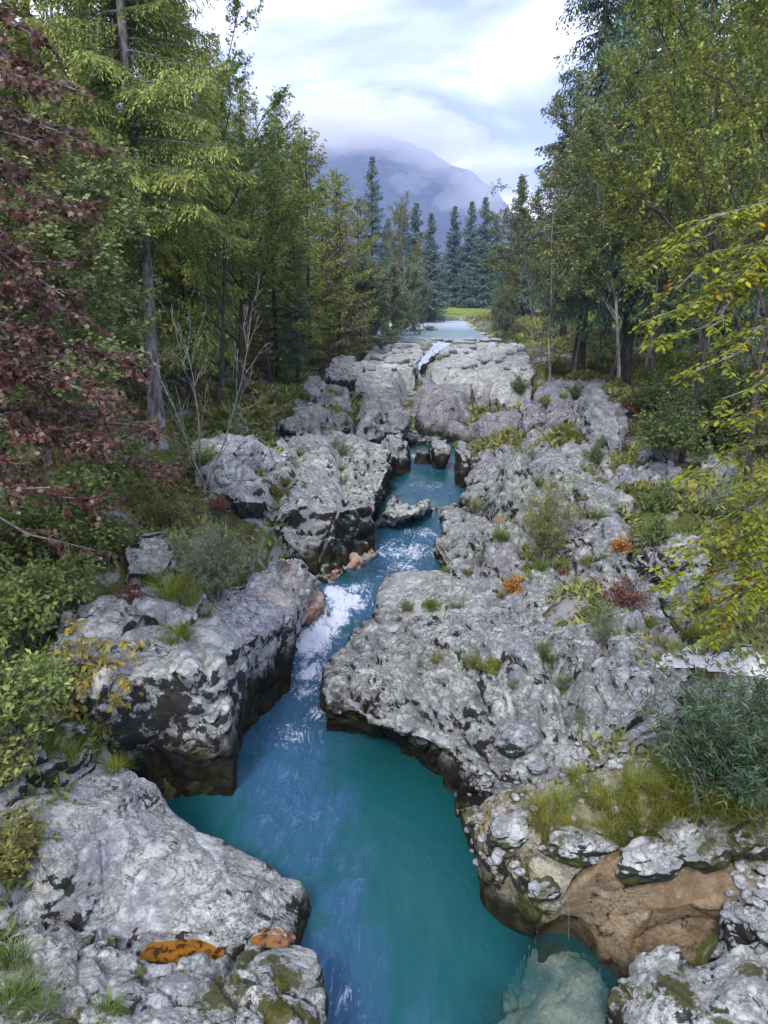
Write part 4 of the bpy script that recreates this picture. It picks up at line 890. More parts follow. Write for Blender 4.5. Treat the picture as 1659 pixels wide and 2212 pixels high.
def tuft(seed, h, r, n, mat, bw=0.012, name='grass_tuft', lean=0.0):
    g = np.random.default_rng(seed); acc = Acc()
    az = g.uniform(0, 2 * math.pi, n); b = np.stack([np.cos(az), np.sin(az), az * 0], 1); rr = r * 0.35 * np.sqrt(g.uniform(0, 1, n))
    base = b * rr[:, None]; L = h * g.uniform(0.55, 1.15, n); bend = g.uniform(0.15, 1.1, n) * (r / h); az2 = az + g.normal(0, 0.7, n); o = np.stack([np.cos(az2), np.sin(az2), az * 0], 1)
    sd_ = np.stack([-o[:, 1], o[:, 0], az * 0], 1); K = 5; rows = []
    for i in range(K):
        t = i / (K - 1); c = base + o * (L * bend * t ** 1.7)[:, None] + np.array([0, 0, 1.0])[None] * (L * (t - 0.45 * np.minimum(bend, 1.3) * t ** 2.4))[:, None]
        wv_ = bw * (1 - t) ** 0.6 * (0.7 + 0.6 * g.uniform(0, 1, n)) if i < K - 1 else np.zeros(n)
        rows += [c - sd_ * wv_[:, None] * 0.5, c + sd_ * wv_[:, None] * 0.5]
    V = np.stack(rows, 1).reshape(-1, 3); i0 = np.arange(n)[:, None] * (2 * K)
    F = np.concatenate([i0 + [2 * i, 2 * i + 1, 2 * i + 3, 2 * i + 2] for i in range(K - 1)], 0)
    acc.add(V, F, np.repeat(np.clip(g.beta(2, 2, n), 0, 1), 2 * K))
    return obj(name, acc.mesh(name, mat, False))

# where a thing stands: pixel column and distance -> place on the ground
def stand(px, Y):
    x = 0.0
    for _ in range(4):
        z = gz(x, Y); x = (px - 829.5) / F_PX * (Y * CP - (z - CAM_Z) * SP)
    return Vector((x, Y, z))
def top_h(px, py, Y):
    return PY(px, py, Y).z - stand(px, Y).z
_used = {}
def place(key, proto, hp, px, Y, h, label, cat, group=None, rot=None, wide=1.0, name=None, loc=None, sink=0.1):
    """first use moves the prototype, later uses copy it with its parts"""
    root = proto if key not in _used else copy_tree(proto)
    _used[key] = True
    if name: root.name = name
    s = stand(px, Y) if loc is None else Vector(loc)
    root.location = (s.x, s.y, s.z - sink)
    k_ = h / hp
    root.scale = (k_ * wide, k_ * wide, k_)
    root.rotation_euler = (0, 0, rot if rot is not None else (hash_rot(px, Y)))
    if group is None and 'group' in root: del root['group']
    return tag(root, label, cat, group)
def hash_rot(a, b): return (a * 12.9898 + b * 78.233) % (2 * math.pi)
# ------------------------------------------------------------------ trees
LB, RB = 'trees of the left bank', 'trees of the right bank'
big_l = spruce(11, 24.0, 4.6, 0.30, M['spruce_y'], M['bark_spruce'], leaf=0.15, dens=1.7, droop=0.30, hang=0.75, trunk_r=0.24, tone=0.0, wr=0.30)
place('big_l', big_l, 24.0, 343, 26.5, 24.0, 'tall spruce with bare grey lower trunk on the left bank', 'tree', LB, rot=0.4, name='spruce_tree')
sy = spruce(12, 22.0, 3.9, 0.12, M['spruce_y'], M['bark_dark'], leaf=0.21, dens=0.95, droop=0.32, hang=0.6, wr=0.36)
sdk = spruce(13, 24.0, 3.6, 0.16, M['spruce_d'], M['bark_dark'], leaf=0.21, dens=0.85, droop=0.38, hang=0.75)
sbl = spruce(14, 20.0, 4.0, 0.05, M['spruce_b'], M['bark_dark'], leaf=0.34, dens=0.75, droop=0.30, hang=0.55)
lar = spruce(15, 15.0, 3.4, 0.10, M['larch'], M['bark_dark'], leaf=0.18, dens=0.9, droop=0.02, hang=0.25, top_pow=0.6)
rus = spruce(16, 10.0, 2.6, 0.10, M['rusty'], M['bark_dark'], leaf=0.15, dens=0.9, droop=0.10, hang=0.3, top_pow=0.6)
bee = broadleaf(21, 15.0, M['beech'], M['bark_dark'], leaf=0.17, wd=0.12, per_m=34, spread=0.85, split=(6, 9))
hazel = broadleaf(22, 9.0, M['alder'], M['bark_grey'], stems=3, leaf=0.14, wd=0.10, per_m=52, spread=0.7, split=(4, 7), trunk_r=0.06, first=0.2, name='hazel_tree')
ald = broadleaf(23, 15.0, M['alder'], M['bark_grey'], leaf=0.18, wd=0.125, per_m=28, spread=0.65, split=(6, 9), first=0.35, trunk_r=0.13, name='alder_tree', tone=0.08)
bir = broadleaf(24, 13.0, M['birch_y'], M['bark_grey'], leaf=0.15, wd=0.10, per_m=34, spread=0.55, split=(5, 8), first=0.3, trunk_r=0.09, name='birch_tree')
byl = broadleaf(25, 19.0, M['beech_g'], M['bark_dark'], leaf=0.20, wd=0.135, per_m=24, spread=0.8, split=(6, 9), first=0.18, trunk_r=0.2, flat=0.8)
wil = broadleaf(26, 7.0, M['willow'], M['bark_grey'], stems=6, leaf=0.22, wd=0.08, per_m=34, spread=0.7, split=(5, 8), trunk_r=0.06, first=0.12, name='willow_tree', flat=0.2)
def th(px, py, Y): return top_h(px, py, Y)
def T(k_, proto, hp, name, lst, cat='tree', grp=None):
    for i, (px, Y, h, label, *w_) in enumerate(lst):
        place(k_, proto, hp, px, Y, h, label, cat, grp, wide=w_[0] if w_ else 1.0, name=name)
# left bank
T('sy', sy, 22.0, 'spruce_tree', [
    (150, 36, 29, 'tall yellowish spruce at the upper left behind the maple', 1.1),
    (415, 37, 26, 'leaning yellow green spruce right of the bare trunk', 0.72),
    (548, 52, th(548, 150, 52), 'yellow green spruce whose top stands against the sky at left'),
    (15, 30, 26, 'yellowish spruce at the left edge behind red leaves', 1.1),
    (655, 66, th(660, 290, 66), 'yellow green spruce below the dark pointed spire at left'),
    (295, 44, 27, 'yellowish spruce directly behind the tall bare trunk', 1.1),
], grp=LB)
T('sdk', sdk, 24.0, 'spruce_tree', [
    (618, 74, th(618, 190, 74), 'dark spruce with pointed spire above the left tree line', 1.05),
    (418, 46, 22, 'dark spruce with black trunk in the left forest'),
    (250, 58, 26, 'dark spruce filling the gap left of the bare trunk', 1.15),
    (60, 50, 27, 'dark spruce deep in the left corner forest', 1.2),
    (510, 62, th(510, 130, 62), 'dark spruce behind the left beech', 1.1),
    (365, 70, 24, 'dark spruce far behind the tall bare trunk', 1.2),
    (165, 75, 28, 'distant dark spruce between the left trunks', 1.3),
    (805, 86, th(805, 330, 86), 'slender dark green spruce standing alone left of the river gap', 1.0),
    (470, 85, 24, 'distant dark spruce behind the left clearing', 1.3),
    (645, 46, th(640, 430, 46), 'young dark green spruce above the left grassy rocks', 1.0),
    (700, 90, 18, 'dark spruce behind the larches on the left', 1.2)], grp=LB)
T('lar', lar, 15.0, 'larch_tree', [
    (672, 55, th(690, 272, 55), 'golden green larch with upswept branches, tallest of the left larches'),
    (733, 62, th(738, 360, 62), 'golden green larch sloping down toward the river gap'),
    (775, 72, th(775, 420, 72), 'small golden larch nearest the river gap on the left'),
    (600, 48, th(590, 300, 48), 'golden green larch left of the dark spire', 1.0)], grp=LB)
T('rus', rus, 10.0, 'larch_tree', [(737, 56, th(737, 470, 56), 'rusty brown thinning conifer on the left bank edge')], grp=LB)
T('bee', bee, 15.0, 'beech_tree', [
    (520, 38, 12.5, 'spreading green beech right of the bare trunk'),
    (590, 44, 11.5, 'green beech with orange tinted leaves on the left bank'),
    (470, 34, 14, 'dark leaved beech crowding the tall bare trunk', 0.7),
    (40, 24, 15, 'green beech at the left edge behind the maple')], grp=LB)
T('hazel', hazel, 9.0, 'hazel_tree', [
    (60, 16.5, 8.5, 'yellow green hazel close behind the red maple leaves'),
    (150, 20, 8.0, 'yellow green hazel left of the bare spruce trunk', 0.75),
    (235, 26, 7.0, 'slender hazel beside the bare spruce trunk', 0.6),
    (90, 25, 10, 'taller hazel in the left forest edge'),
    (-60, 13, 8, 'hazel at the far left behind the maple branches')], grp=LB)
T('wil', wil, 7.0, 'willow_tree', [
    (838, 80, th(838, 590, 80), 'round grey green willow on the left river edge'),
    (893, 102, th(893, 590, 102), 'dark rounded willow leaning over the upper river', 0.7),
    (780, 66, th(780, 585, 66), 'loose willow clump below the golden larches'),
    (865, 92, th(865, 640, 92), 'low pale willow between two darker willows', 0.9),
    (1090, 84, th(1090, 648, 84), 'bright yellow green willow bush on the far right river edge', 0.65)], grp='willows along the upper river')
# far end
T('sbl', sbl, 20.0, 'spruce_tree', [
    (868, 150, th(868, 437, 150), 'far spruce behind the pale yellow birch'),
    (897, 142, th(897, 432, 142), 'far dark spruce right of the pale yellow birch'),
    (927, 136, th(927, 455, 136), 'far spruce with bare pole beside it at the river bend'),
    (978, 194, th(978, 440, 194), 'far spruce standing right of the valley gap'),
    (1012, 190, th(1012, 430, 190), 'far spruce in the middle of the right trio'),
    (1041, 182, th(1041, 420, 182), 'tallest far spruce of the right trio'),
    (1000, 184, th(1000, 592, 184), 'small young spruce on the far meadow edge', 1.2),
    (1078, 150, th(1078, 590, 150), 'small dark spruce right of the far meadow', 1.1),
    (1112, 104, th(1112, 372, 104), 'dense dark spruce at the left end of the right forest', 1.0),
    (1150, 108, th(1150, 400, 108), 'tall spruce deep in the right forest edge', 1.0),
    (838, 160, th(838, 470, 160), 'far spruce behind the lone slender spruce', 1.2),
    (1065, 205, th(1065, 470, 205), 'distant spruce behind the right trio', 1.3),
    (955, 215, th(955, 560, 215), 'distant small spruce in the valley gap', 1.3)], grp='spruces at the far river bend')
T('bir', bir, 13.0, 'birch_tree', [
    (884, 122, th(884, 465, 122), 'pale yellow birch among the far spruces', 0.8),
    (1188, 43, 11.5, 'thin yellow leaved birch at the right forest edge'),
    (1235, 46, 13.5, 'slim birch with yellowing crown beside the right trunks'),
    (1150, 56, 10.5, 'small yellowing birch over the white rock shelf')], grp='birches')
T('ald', ald, 15.0, 'alder_tree', [
    (1168, 60, th(1168, 400, 60), 'grey green alder at the left edge of the right forest', 0.6),
    (1315, 44, 14, 'pale leaved alder in the middle of the right forest', 0.75),
    (1383, 38, 16, 'alder with pale grey straight trunk in the right forest', 0.7),
    (1335, 36, 12, 'low alder with silvery leaves before the dark trunks'),
    (1290, 54, 15, 'tall alder under the big right spruce', 0.7),
    (1470, 30, 13, 'alder behind the yellow beech at right'),
    (1580, 33, 14, 'alder at the right edge of the forest')], grp=RB)
sdr = spruce(17, 30.0, 4.3, 0.14, M['spruce_d'], M['bark_dark'], leaf=0.20, dens=0.9, droop=0.45, hang=1.0, trunk_r=0.3)
T('sdr', sdr, 30.0, 'spruce_tree', [
    (1250, 50, 33, 'giant dark spruce with drooping branches against the sky at right'),
    (1345, 42, 31, 'tall spruce with thick dark trunk in the right forest'),
    (1440, 56, 33, 'dark spruce behind the yellow beech crown', 1.2),
    (1310, 66, 32, 'dark spruce behind the giant right spruce', 1.2),
    (1550, 50, 31, 'dark spruce near the right picture edge', 1.2),
    (1650, 42, 30, 'dark spruce at the right edge behind the beeches', 1.2),
    (1215, 84, 27, 'dark spruce behind the right alders', 1.2)], grp=RB)
T('byl', byl, 19.0, 'beech_tree', [
    (1470, 25, 18, 'large yellow green beech crown at the upper right', 0.62),
    (1610, 19, 17, 'bright yellow beech at the right edge', 0.6),
    (1400, 33, 17, 'yellow green beech left of the large bright crown', 0.55)], grp=RB)
# ------------------------------------------------------------------ near trees reaching into the picture
def lobed(n_lobe=5, ln=1.0):
    """maple leaf outline, base at the origin, pointing along +y, slightly cupped"""
    a = [(0, 0), (0.16, 0.10), (0.46, 0.06), (0.34, 0.30), (0.56, 0.56), (0.24, 0.58), (0, 1.0), (-0.24, 0.58), (-0.56, 0.56), (-0.34, 0.30), (-0.46, 0.06), (-0.16, 0.10)]
    return np.array([(x * ln, y * ln, -0.10 * ln * (abs(x) * 1.3) ** 2 - 0.12 * ln * max(0, y - 0.5)) for x, y in a])
def oval(ln=1.0):
    a = [(0, 0), (0.20, 0.22), (0.27, 0.48), (0.17, 0.78), (0, 1.0), (-0.17, 0.78), (-0.27, 0.48), (-0.20, 0.22)]
    return np.array([(x * ln, y * ln, 0.10 * ln * abs(x) * 2 - 0.10 * ln * y * y) for x, y in a])
def place_leaves(shape, pos, d, up, ln):
    """instances of an outline as one vertex block"""
    d = nrm(d); s = nrm(np.cross(d, up)); u = np.cross(s, d)
    m = len(shape)
    V = pos[:, None, :] + (s[:, None, :] * shape[None, :, 0, None] + d[:, None, :] * shape[None, :, 1, None] + u[:, None, :] * shape[None, :, 2, None]) * ln[:, None, None]
    F = np.arange(len(pos) * m).reshape(-1, m)
    return V.reshape(-1, 3), F, s, d, u
def near_tree(seed, name, label, root_xyz, trunk_h, limbs, shape, mat, bark, leaf, n_twig, per_twig, twig_l, flat, wood_r, n_parts=280, tone=None, cat='tree', trunk_r=0.16, group=None):
    """trunk outside the picture with limbs that reach given points; each limb carries twigs with single leaves"""
    g = np.random.default_rng(seed); wood, rest = Acc(), Acc()
    rx, ry, rz = root_xyz
    tube(wood, [(rx, ry, rz - 0.3), (rx, ry, rz + trunk_h * 0.3), (rx + 0.1, ry, rz + trunk_h * 0.65), (rx, ry + 0.1, rz + trunk_h)], [trunk_r, trunk_r * 0.8, trunk_r * 0.55, 0.03], 10)
    LP, LD, LU, LR = [], [], [], []
    branches = []
    for (tip, z0, dens_) in limbs:
        limb = Acc(); branches.append(limb)
        a = np.array([rx, ry, z0]); b = np.array(tip, float); t = np.linspace(0, 1, 9)
        L = np.linalg.norm(b - a)
        c = a[None] * (1 - t[:, None]) + b[None] * t[:, None]; c[:, 2] += 0.10 * L * np.sin(t * math.pi) ; c[1:] += g.normal(0, 0.035 * L, (8, 3)) * np.sin(t[1:] * math.pi * 0.9)[:, None]
        tube(limb, c, wood_r * (1 - 0.85 * t) + 0.004, 5)
        axl = nrm(b - a)
        for k_ in range(int(n_twig * dens_)):
            tt = g.uniform(0.22, 1.0) ** 0.75; x = tt * 8; ip = min(int(x), 7); q = c[ip] + (c[ip + 1] - c[ip]) * (x - ip)
            sgn = 1 if g.random() < 0.5 else -1
            side = nrm(np.cross(axl, [0, 0, 1.0])) * sgn
            d = nrm(axl * g.uniform(0.4, 1.0) + side * g.uniform(0.3, 1.0) + np.array([0, 0, g.normal(-0.05, 0.45 * (1 - flat) + 0.06)]))
            l2 = twig_l * g.uniform(0.5, 1.2) * (1.15 - 0.5 * tt)
            s = np.linspace(0, 1, 5); pp = q[None] + d[None] * (l2 * s)[:, None]; pp[:, 2] -= 0.14 * l2 * s ** 2; pp[1:] += g.normal(0, 0.018, (4, 3))
            tube(limb, pp, 0.0065 * (1 - 0.7 * s), 3)
            m = max(3, int(per_twig * g.uniform(0.6, 1.3)))
            u_ = np.linspace(0.12, 1, m); xx = u_ * 4; i4 = np.minimum(xx.astype(int), 3); w4 = (xx - i4)[:, None]
            ps = pp[i4] * (1 - w4) + pp[i4 + 1] * w4
            sd_ = nrm(np.cross(d, [0, 0, 1.0]))[None] * np.where(np.arange(m) % 2, 1, -1)[:, None]
            dd = d[None] * 0.55 + sd_ * 0.8 + g.normal(0, 0.30 * (1 - flat) + 0.12, (m, 3)); dd[:, 2] -= 0.22 + 0.5 * (1 - flat)
            LP.append(ps + g.normal(0, 0.015, (m, 3))); LD.append(dd); LU.append(np.array([0, 0, 1.0]) + g.normal(0, 0.75 * (1 - flat) + 0.15, (m, 3)))
            rr = np.clip(g.beta(2.0, 2.0, m) * 0.86 + g.normal(0, 0.05), 0, 1)
            if tone is not None: rr = tone(g, ps, rr)
            LR.append(rr)
    LP, LD, LU, LR = np.concatenate(LP), np.concatenate(LD), np.concatenate(LU), np.concatenate(LR)
    ln = leaf * g.uniform(0.6, 1.2, len(LP))
    # the leaves that show largest and lie inside the picture become parts of their own
    rel = LP - np.array([0, 0, CAM_Z]); dep = rel[:, 1] * CP - rel[:, 2] * SP; up_ = rel[:, 1] * SP + rel[:, 2] * CP
    px = 829.5 + F_PX * rel[:, 0] / dep; py = 1106 - F_PX * up_ / dep
    ins = (px > 5) & (px < 1654) & (py > 5) & (py < 2207)
    score = np.where(ins, ln / dep, -1); order = np.argsort(-score); big = order[:n_parts]; oth = order[n_parts:]
    V, F, *_ = place_leaves(shape, LP[oth], LD[oth], LU[oth], ln[oth]); rest.add(V, F, np.repeat(LR[oth], len(shape)))
    root = empty(name, (rx, ry, rz))
    def child(nm, me):
        o = obj(nm, me, root); o.matrix_parent_inverse = Matrix.Translation((-rx, -ry, -rz)); return o
    child('trunk', wood.mesh('trunk', bark))
    for b_ in branches: child('branch', b_.mesh('branch', bark))
    c = child('foliage', rest.mesh('foliage', mat, False)); c['kind'] = 'stuff'
    bins = 8; protos = []
    for q in range(bins):
        a_ = Acc(); a_.add(shape, np.arange(len(shape))[None], (q + 0.5) / bins); protos.append(a_.mesh('leaf', mat, False))
    d = nrm(LD); s = nrm(np.cross(d, LU)); u = np.cross(s, d)
    for i in big:
        if score[i] <= 0: continue
        o = bpy.data.objects.new('leaf', protos[min(bins - 1, int(LR[i] * bins))]); COL.objects.link(o); o.parent = root
        mm = Matrix(((s[i, 0], d[i, 0], u[i, 0], 0), (s[i, 1], d[i, 1], u[i, 1], 0), (s[i, 2], d[i, 2], u[i, 2], 0), (0, 0, 0, 1)))
        o.matrix_local = Matrix.Translation(Vector(LP[i]) - Vector((rx, ry, rz))) @ mm @ Matrix.Scale(float(ln[i]), 4)
    return tag(root, label, cat, group)
def mp(px, py, Y): return tuple(PY(px, py, Y))
near_tree(31, 'maple_tree', 'red brown maple hanging into the left side of the picture', (-7.6, 9.6, 4.0), 11.0,
    [(mp(65, 60, 9.6), 12.5, 1.0), (mp(160, 200, 9.2), 11.8, 1.1), (mp(40, 170, 8.8), 11.4, 1.0), (mp(200, 330, 9.6), 11.0, 1.2), (mp(65, 300, 8.8), 10.8, 1.0), (mp(175, 450, 9.2), 10.2, 1.1),
     (mp(65, 470, 8.6), 9.6, 1.0), (mp(160, 560, 9.6), 9.2, 1.1), (mp(70, 620, 8.8), 8.9, 1.1), (mp(195, 690, 9.4), 8.8, 1.1), (mp(95, 730, 8.8), 8.2, 1.1), (mp(275, 800, 9.4), 8.4, 1.3), (mp(195, 850, 8.9), 7.8, 1.2),
     (mp(315, 930, 9.6), 7.8, 1.35), (mp(345, 1000, 9.6), 7.4, 1.25), (mp(235, 960, 9.0), 7.0, 1.1), (mp(95, 930, 8.8), 6.9, 1.0), (mp(205, 1070, 9.2), 6.6, 0.8), (mp(125, 1050, 8.8), 6.4, 0.7), (mp(275, 870, 8.6), 8.0, 0.8), (mp(20, 800, 8.6), 8.0, 1.0), (mp(50, 1000, 9.0), 6.6, 0.7), (mp(145, 640, 8.6), 9.4, 0.8), (mp(205, 1190, 9.8), 6.0, 0.35)],
    lobed(), M['maple'], M['twig'], 0.072, 68, 12, 0.58, 0.35, 0.035, 290)
near_tree(32, 'beech_tree', 'yellow beech reaching leafy sprays in from the right edge', (7.9, 10.6, 4.2), 9.0,
    [(mp(1425, 560, 9.8), 10.6, 1.0), (mp(1450, 620, 9.6), 10.2, 0.9), (mp(1415, 690, 9.6), 9.8, 1.15), (mp(1440, 735, 9.4), 9.3, 1.0), (mp(1500, 520, 9.9), 10.9, 0.8), (mp(1490, 812, 9.0), 8.6, 0.5), (mp(1560, 860, 9.0), 8.2, 0.45), (mp(1600, 920, 9.2), 8.0, 0.5),
     (mp(1520, 1020, 9.4), 7.3, 0.7), (mp(1570, 1060, 9.4), 7.1, 0.6), (mp(1470, 1185, 9.8), 6.6, 0.9), (mp(1450, 1250, 9.8), 6.2, 1.1), (mp(1480, 1310, 9.9), 5.9, 1.1), (mp(1540, 1370, 9.8), 5.6, 1.0), (mp(1580, 1290, 9.8), 5.8, 1.0), (mp(1550, 1150, 9.8), 6.9, 0.8), (mp(1600, 640, 9.8), 9.9, 0.9), (mp(1580, 740, 9.6), 9.2, 0.7), (mp(1610, 580, 9.2), 10.6, 0.5)],
    oval(), M['beech_y'], M['twig'], 0.098, 52, 12, 0.60, 0.88, 0.028, 290,
    tone=lambda g, ps, rr: np.clip(rr * 0.9 + 0.02 + (g.random() < 0.10) * g.uniform(0.25, 0.5), 0, 1))
# ------------------------------------------------------------------ plants, stones and pools, set on whatever surface the pixel meets
from mathutils.bvhtree import BVHTree
_trees = []
for o in ROCKS + [bpy.data.objects['ground']]:
    _trees.append(_bvh(o))
def hit(px, py):
    d = ray(px, py).normalized(); best = None
    for t in _trees:
        r = t.ray_cast(_camp, d, 400)
        if r[0] is not None and (best is None or r[3] < best[3]): best = r
    return best[0] if best else P(px, py, 3.0)
def down(x, y):
    best = -9
    for t in _trees:
        r = t.ray_cast(Vector((x, y, 60)), Vector((0, 0, -1)))
        if r[0] is not None: best = max(best, r[0].z)
    return Vector((x, y, best))
def plant(root, hp, px, py, h, label, cat='shrub', group=None, name=None, rot=None, wide=1.0, sink=0.03):
    """root: prototype or a fresh object; stands where the ray through the pixel meets rock or ground"""
    q = hit(px, py)
    key = ('p', root.as_pointer())
    o = root if key not in _used else copy_tree(root)
    _used[key] = True
    if name: o.name = name
    o.location = (q.x, q.y, q.z - sink); k_ = h / hp; o.scale = (k_ * wide, k_ * wide, k_)
    o.rotation_euler = (0, 0, rot if rot is not None else hash_rot(px, py))
    if group is None and 'group' in o: del o['group']
    return tag(o, label, cat, group)

# left bank
plant(shrub(201, 1.9, 2.2, M['willow'], M['twig'], stems=46, leaf=0.085, wd=0.020, per_m=46, arch=0.25), 1.9, 460, 1288, 1.9, 'round grey green willow bush on the left rocks above the pool', name='willow_bush')
yb = shrub(202, 1.0, 1.5, M['willow_y'], M['twig'], stems=30, leaf=0.07, wd=0.032, per_m=46, arch=0.35)
for px, py, h, lb in [(362, 1135, 1.2, 'yellow flecked shrub left of the bare sapling'), (300, 1105, 1.5, 'yellow green shrub behind the grey gap boulder'), (430, 1010, 1.0, 'yellowish shrub at the foot of the bare spruce trunk'), (880, 700, 2.2, 'yellowish bush low on the left river edge'), (770, 755, 2.4, 'ochre yellow bush where the left rocks meet the trees'), (725, 742, 2.2, 'yellow green bush below the rusty conifer'), (1118, 722, 2.5, 'yellowish bush right of the upper river'), (1088, 728, 1.8, 'low yellowish bush at the right end of the river lip'), (1072, 708, 2.2, 'yellowish bush on the right shore halfway up the upper river'), (845, 738, 1.8, 'low yellowish bush at the left end of the river lip')]:
    plant(yb, 1.0, px, py, h, lb, group='yellowish bushes', name='shrub')
gb = shrub(203, 1.3, 1.6, M['shrub'], M['twig'], stems=34, leaf=0.105, wd=0.062, per_m=30, arch=0.35, jit=0.03)
for px, py, h, lb, wd_ in [(45, 1390, 1.7, 'bright green leafy bush at the left edge beside the dark block', 1.0), (120, 1300, 1.2, 'green bush above the yellow leaved bush', 1.1), (25, 1560, 1.4, 'green bush at the left edge above the mossy rock', 1.0), (-20, 1700, 1.2, 'low green bush on the left picture edge below the others', 1.0),
    (210, 1210, 1.5, 'green bush under the maple branches by the dark gap boulder', 1.0), (100, 1190, 1.8, 'larger green bush in shade under the maple', 1.1), (20, 1230, 2.0, 'tall green bush at the left edge under the maple', 1.0), (170, 1110, 1.8, 'green bush deeper under the maple branches', 1.1), (60, 1050, 2.0, 'green bush in the shade left of the hazel stems', 1.2), (250, 1040, 1.6, 'green bush beside the hazel foot', 1.1), (330, 1060, 1.2, 'green bush in front of the bare spruce trunk', 1.0), (140, 1480, 0.8, 'small green bush beside the yellow leaved bush', 1.2)]:
    plant(gb, 1.3, px, py, h, lb, group='green bushes of the left bank', name='shrub', wide=wd_)
pale = shrub(204, 0.9, 1.0, M['willow_y'], M['twig'], stems=22, leaf=0.10, wd=0.036, per_m=38, arch=0.3)
plant(pale, 0.9, 25, 1880, 0.95, 'pale narrow leaved sapling at the left edge over the grey slab', name='shrub')
rb = shrub(205, 0.8, 0.9, M['red'], M['twig'], stems=18, leaf=0.075, wd=0.04, per_m=30, arch=0.3)
for px, py, h, lb in [(285, 1300, 0.55, 'small red leaved shrub on the left rock sheet'), (1345, 1310, 0.85, 'dark red shrub between the right slab and the pitted rock'), (475, 1105, 0.7, 'small red shrub beside the bare sapling'), (1360, 900, 1.1, 'reddish shrub on the violet bluff'), (1285, 1268, 0.35, 'tiny reddish shrub on the cracked grey outcrop'), (1215, 1240, 0.3, 'tiny brown shrub behind the huge slab'), (1345, 985, 0.7, 'reddish shrub in the gully of the right hump')]:
    plant(rb, 0.8, px, py, h, lb, group='red shrubs', name='shrub')
ob = shrub(206, 0.5, 0.7, M['orange'], M['twig'], stems=14, leaf=0.075, wd=0.05, per_m=26, arch=0.35)
plant(ob, 0.5, 1342, 1192, 0.5, 'bright orange shrub right of the big right willow', name='shrub')
plant(ob, 0.5, 1108, 1278, 0.45, 'small ochre shrub on the banded ledge', name='shrub')
lowg = shrub(207, 0.6, 1.0, M['grass_y'], M['twig'], stems=26, leaf=0.09, wd=0.035, per_m=44, arch=0.5)
for i, (px, py, h) in enumerate([(480, 905, 0.7), (520, 880, 0.8), (560, 905, 0.6), (590, 868, 0.8), (625, 900, 0.6), (545, 848, 0.8), (610, 838, 0.9), (500, 850, 0.9), (655, 862, 0.6), (470, 870, 0.9), (575, 925, 0.5), (640, 805, 1.0), (690, 790, 1.0), (590, 800, 1.1), (530, 805, 1.1), (465, 930, 0.6)]):
    plant(lowg, 0.6, px, py, h, 'low yellow green scrub on the grassy shelf of the left bank', group='scrub on the left grassy shelf', name='scrub')
drk = shrub(208, 1.8, 2.4, M['shrub'], M['twig'], stems=40, leaf=0.12, wd=0.075, per_m=22, arch=0.35, tone=-0.2)
for px, py, h, lb in [(1445, 985, 2.2, 'dark green bush right of the grey dome'), (1500, 960, 2.4, 'dark green bush above the round pale boulder'), (1560, 965, 2.3, 'dark green bush right of the round pale boulder'), (1620, 985, 2.2, 'dark green bush at the right edge of the bank'), (1480, 900, 2.2, 'dark bush in the middle of the right thicket'), (1410, 890, 1.8, 'dark bush at the left end of the right thicket'), (1570, 890, 2.2, 'dark bush at the back of the right thicket'), (1650, 900, 2.2, 'dark bush at the back right of the thicket'), (1425, 1105, 1.0, 'dark green shrub between the right humps'), (1415, 1175, 0.9, 'green shrub before the dark pitted rock'), (1285, 995, 0.7, 'small dark shrub in the gully of the right hump'), (1245, 862, 0.9, 'small dark shrub on the violet bluff'), (1120, 848, 1.2, 'small dark bush on the right shelf edge')]:
    plant(drk, 1.8, px, py, h, lb, group='dark bushes of the right bank', name='shrub')
for i, (px, py, h) in enumerate([(1240, 812, 1.1), (1280, 806, 1.0), (1320, 815, 1.1), (1360, 822, 1.2), (1400, 830, 1.2), (1440, 835, 1.3), (1300, 790, 1.3), (1380, 795, 1.3), (1450, 800, 1.4), (1200, 805, 1.2), (1520, 840, 1.5), (1600, 830, 1.5), (1330, 850, 0.9), (1390, 865, 0.9)]):
    plant(lowg, 0.6, px, py, h, 'leafy green ground shrub along the right forest edge', group='ground shrubs of the right forest edge', name='scrub')
# right bank
wr = shrub(209, 2.6, 1.9, M['willow_y'], M['twig'], stems=50, leaf=0.075, wd=0.020, per_m=34, arch=0.12, levels=2, first=0.08)
plant(wr, 2.6, 1180, 1212, 2.6, 'upright yellow green willow bush on the right rocks', name='willow_bush')
gr2 = shrub(210, 1.2, 1.3, M['willow'], M['twig'], stems=34, leaf=0.075, wd=0.018, per_m=34, arch=0.3)
plant(gr2, 1.2, 1568, 1125, 1.5, 'round grey green bush behind the yellow beech spray', name='willow_bush')
plant(gr2, 1.2, 1298, 1392, 1.1, 'wispy grey green shrub at the back of the huge slab', name='willow_bush', wide=0.6)
plant(gr2, 1.2, 1040, 1222, 0.6, 'small wispy shrub near the water on the layered rock', name='willow_bush', wide=0.8)
plant(gr2, 1.2, 740, 985, 0.9, 'tiny shrub in a crack atop the left cliff', name='willow_bush')
bud = shrub(211, 2.0, 2.5, M['buddleia'], M['twig'], stems=44, leaf=0.135, wd=0.026, per_m=42, arch=0.28, first=0.15)
plant(bud, 2.0, 1545, 1715, 2.0, 'tall dark blue green narrow leaved bush right of the slab', name='buddleia_bush')
plant(bud, 2.0, 1660, 1640, 1.7, 'narrow leaved bush cut off by the right picture edge', name='buddleia_bush', wide=0.9)
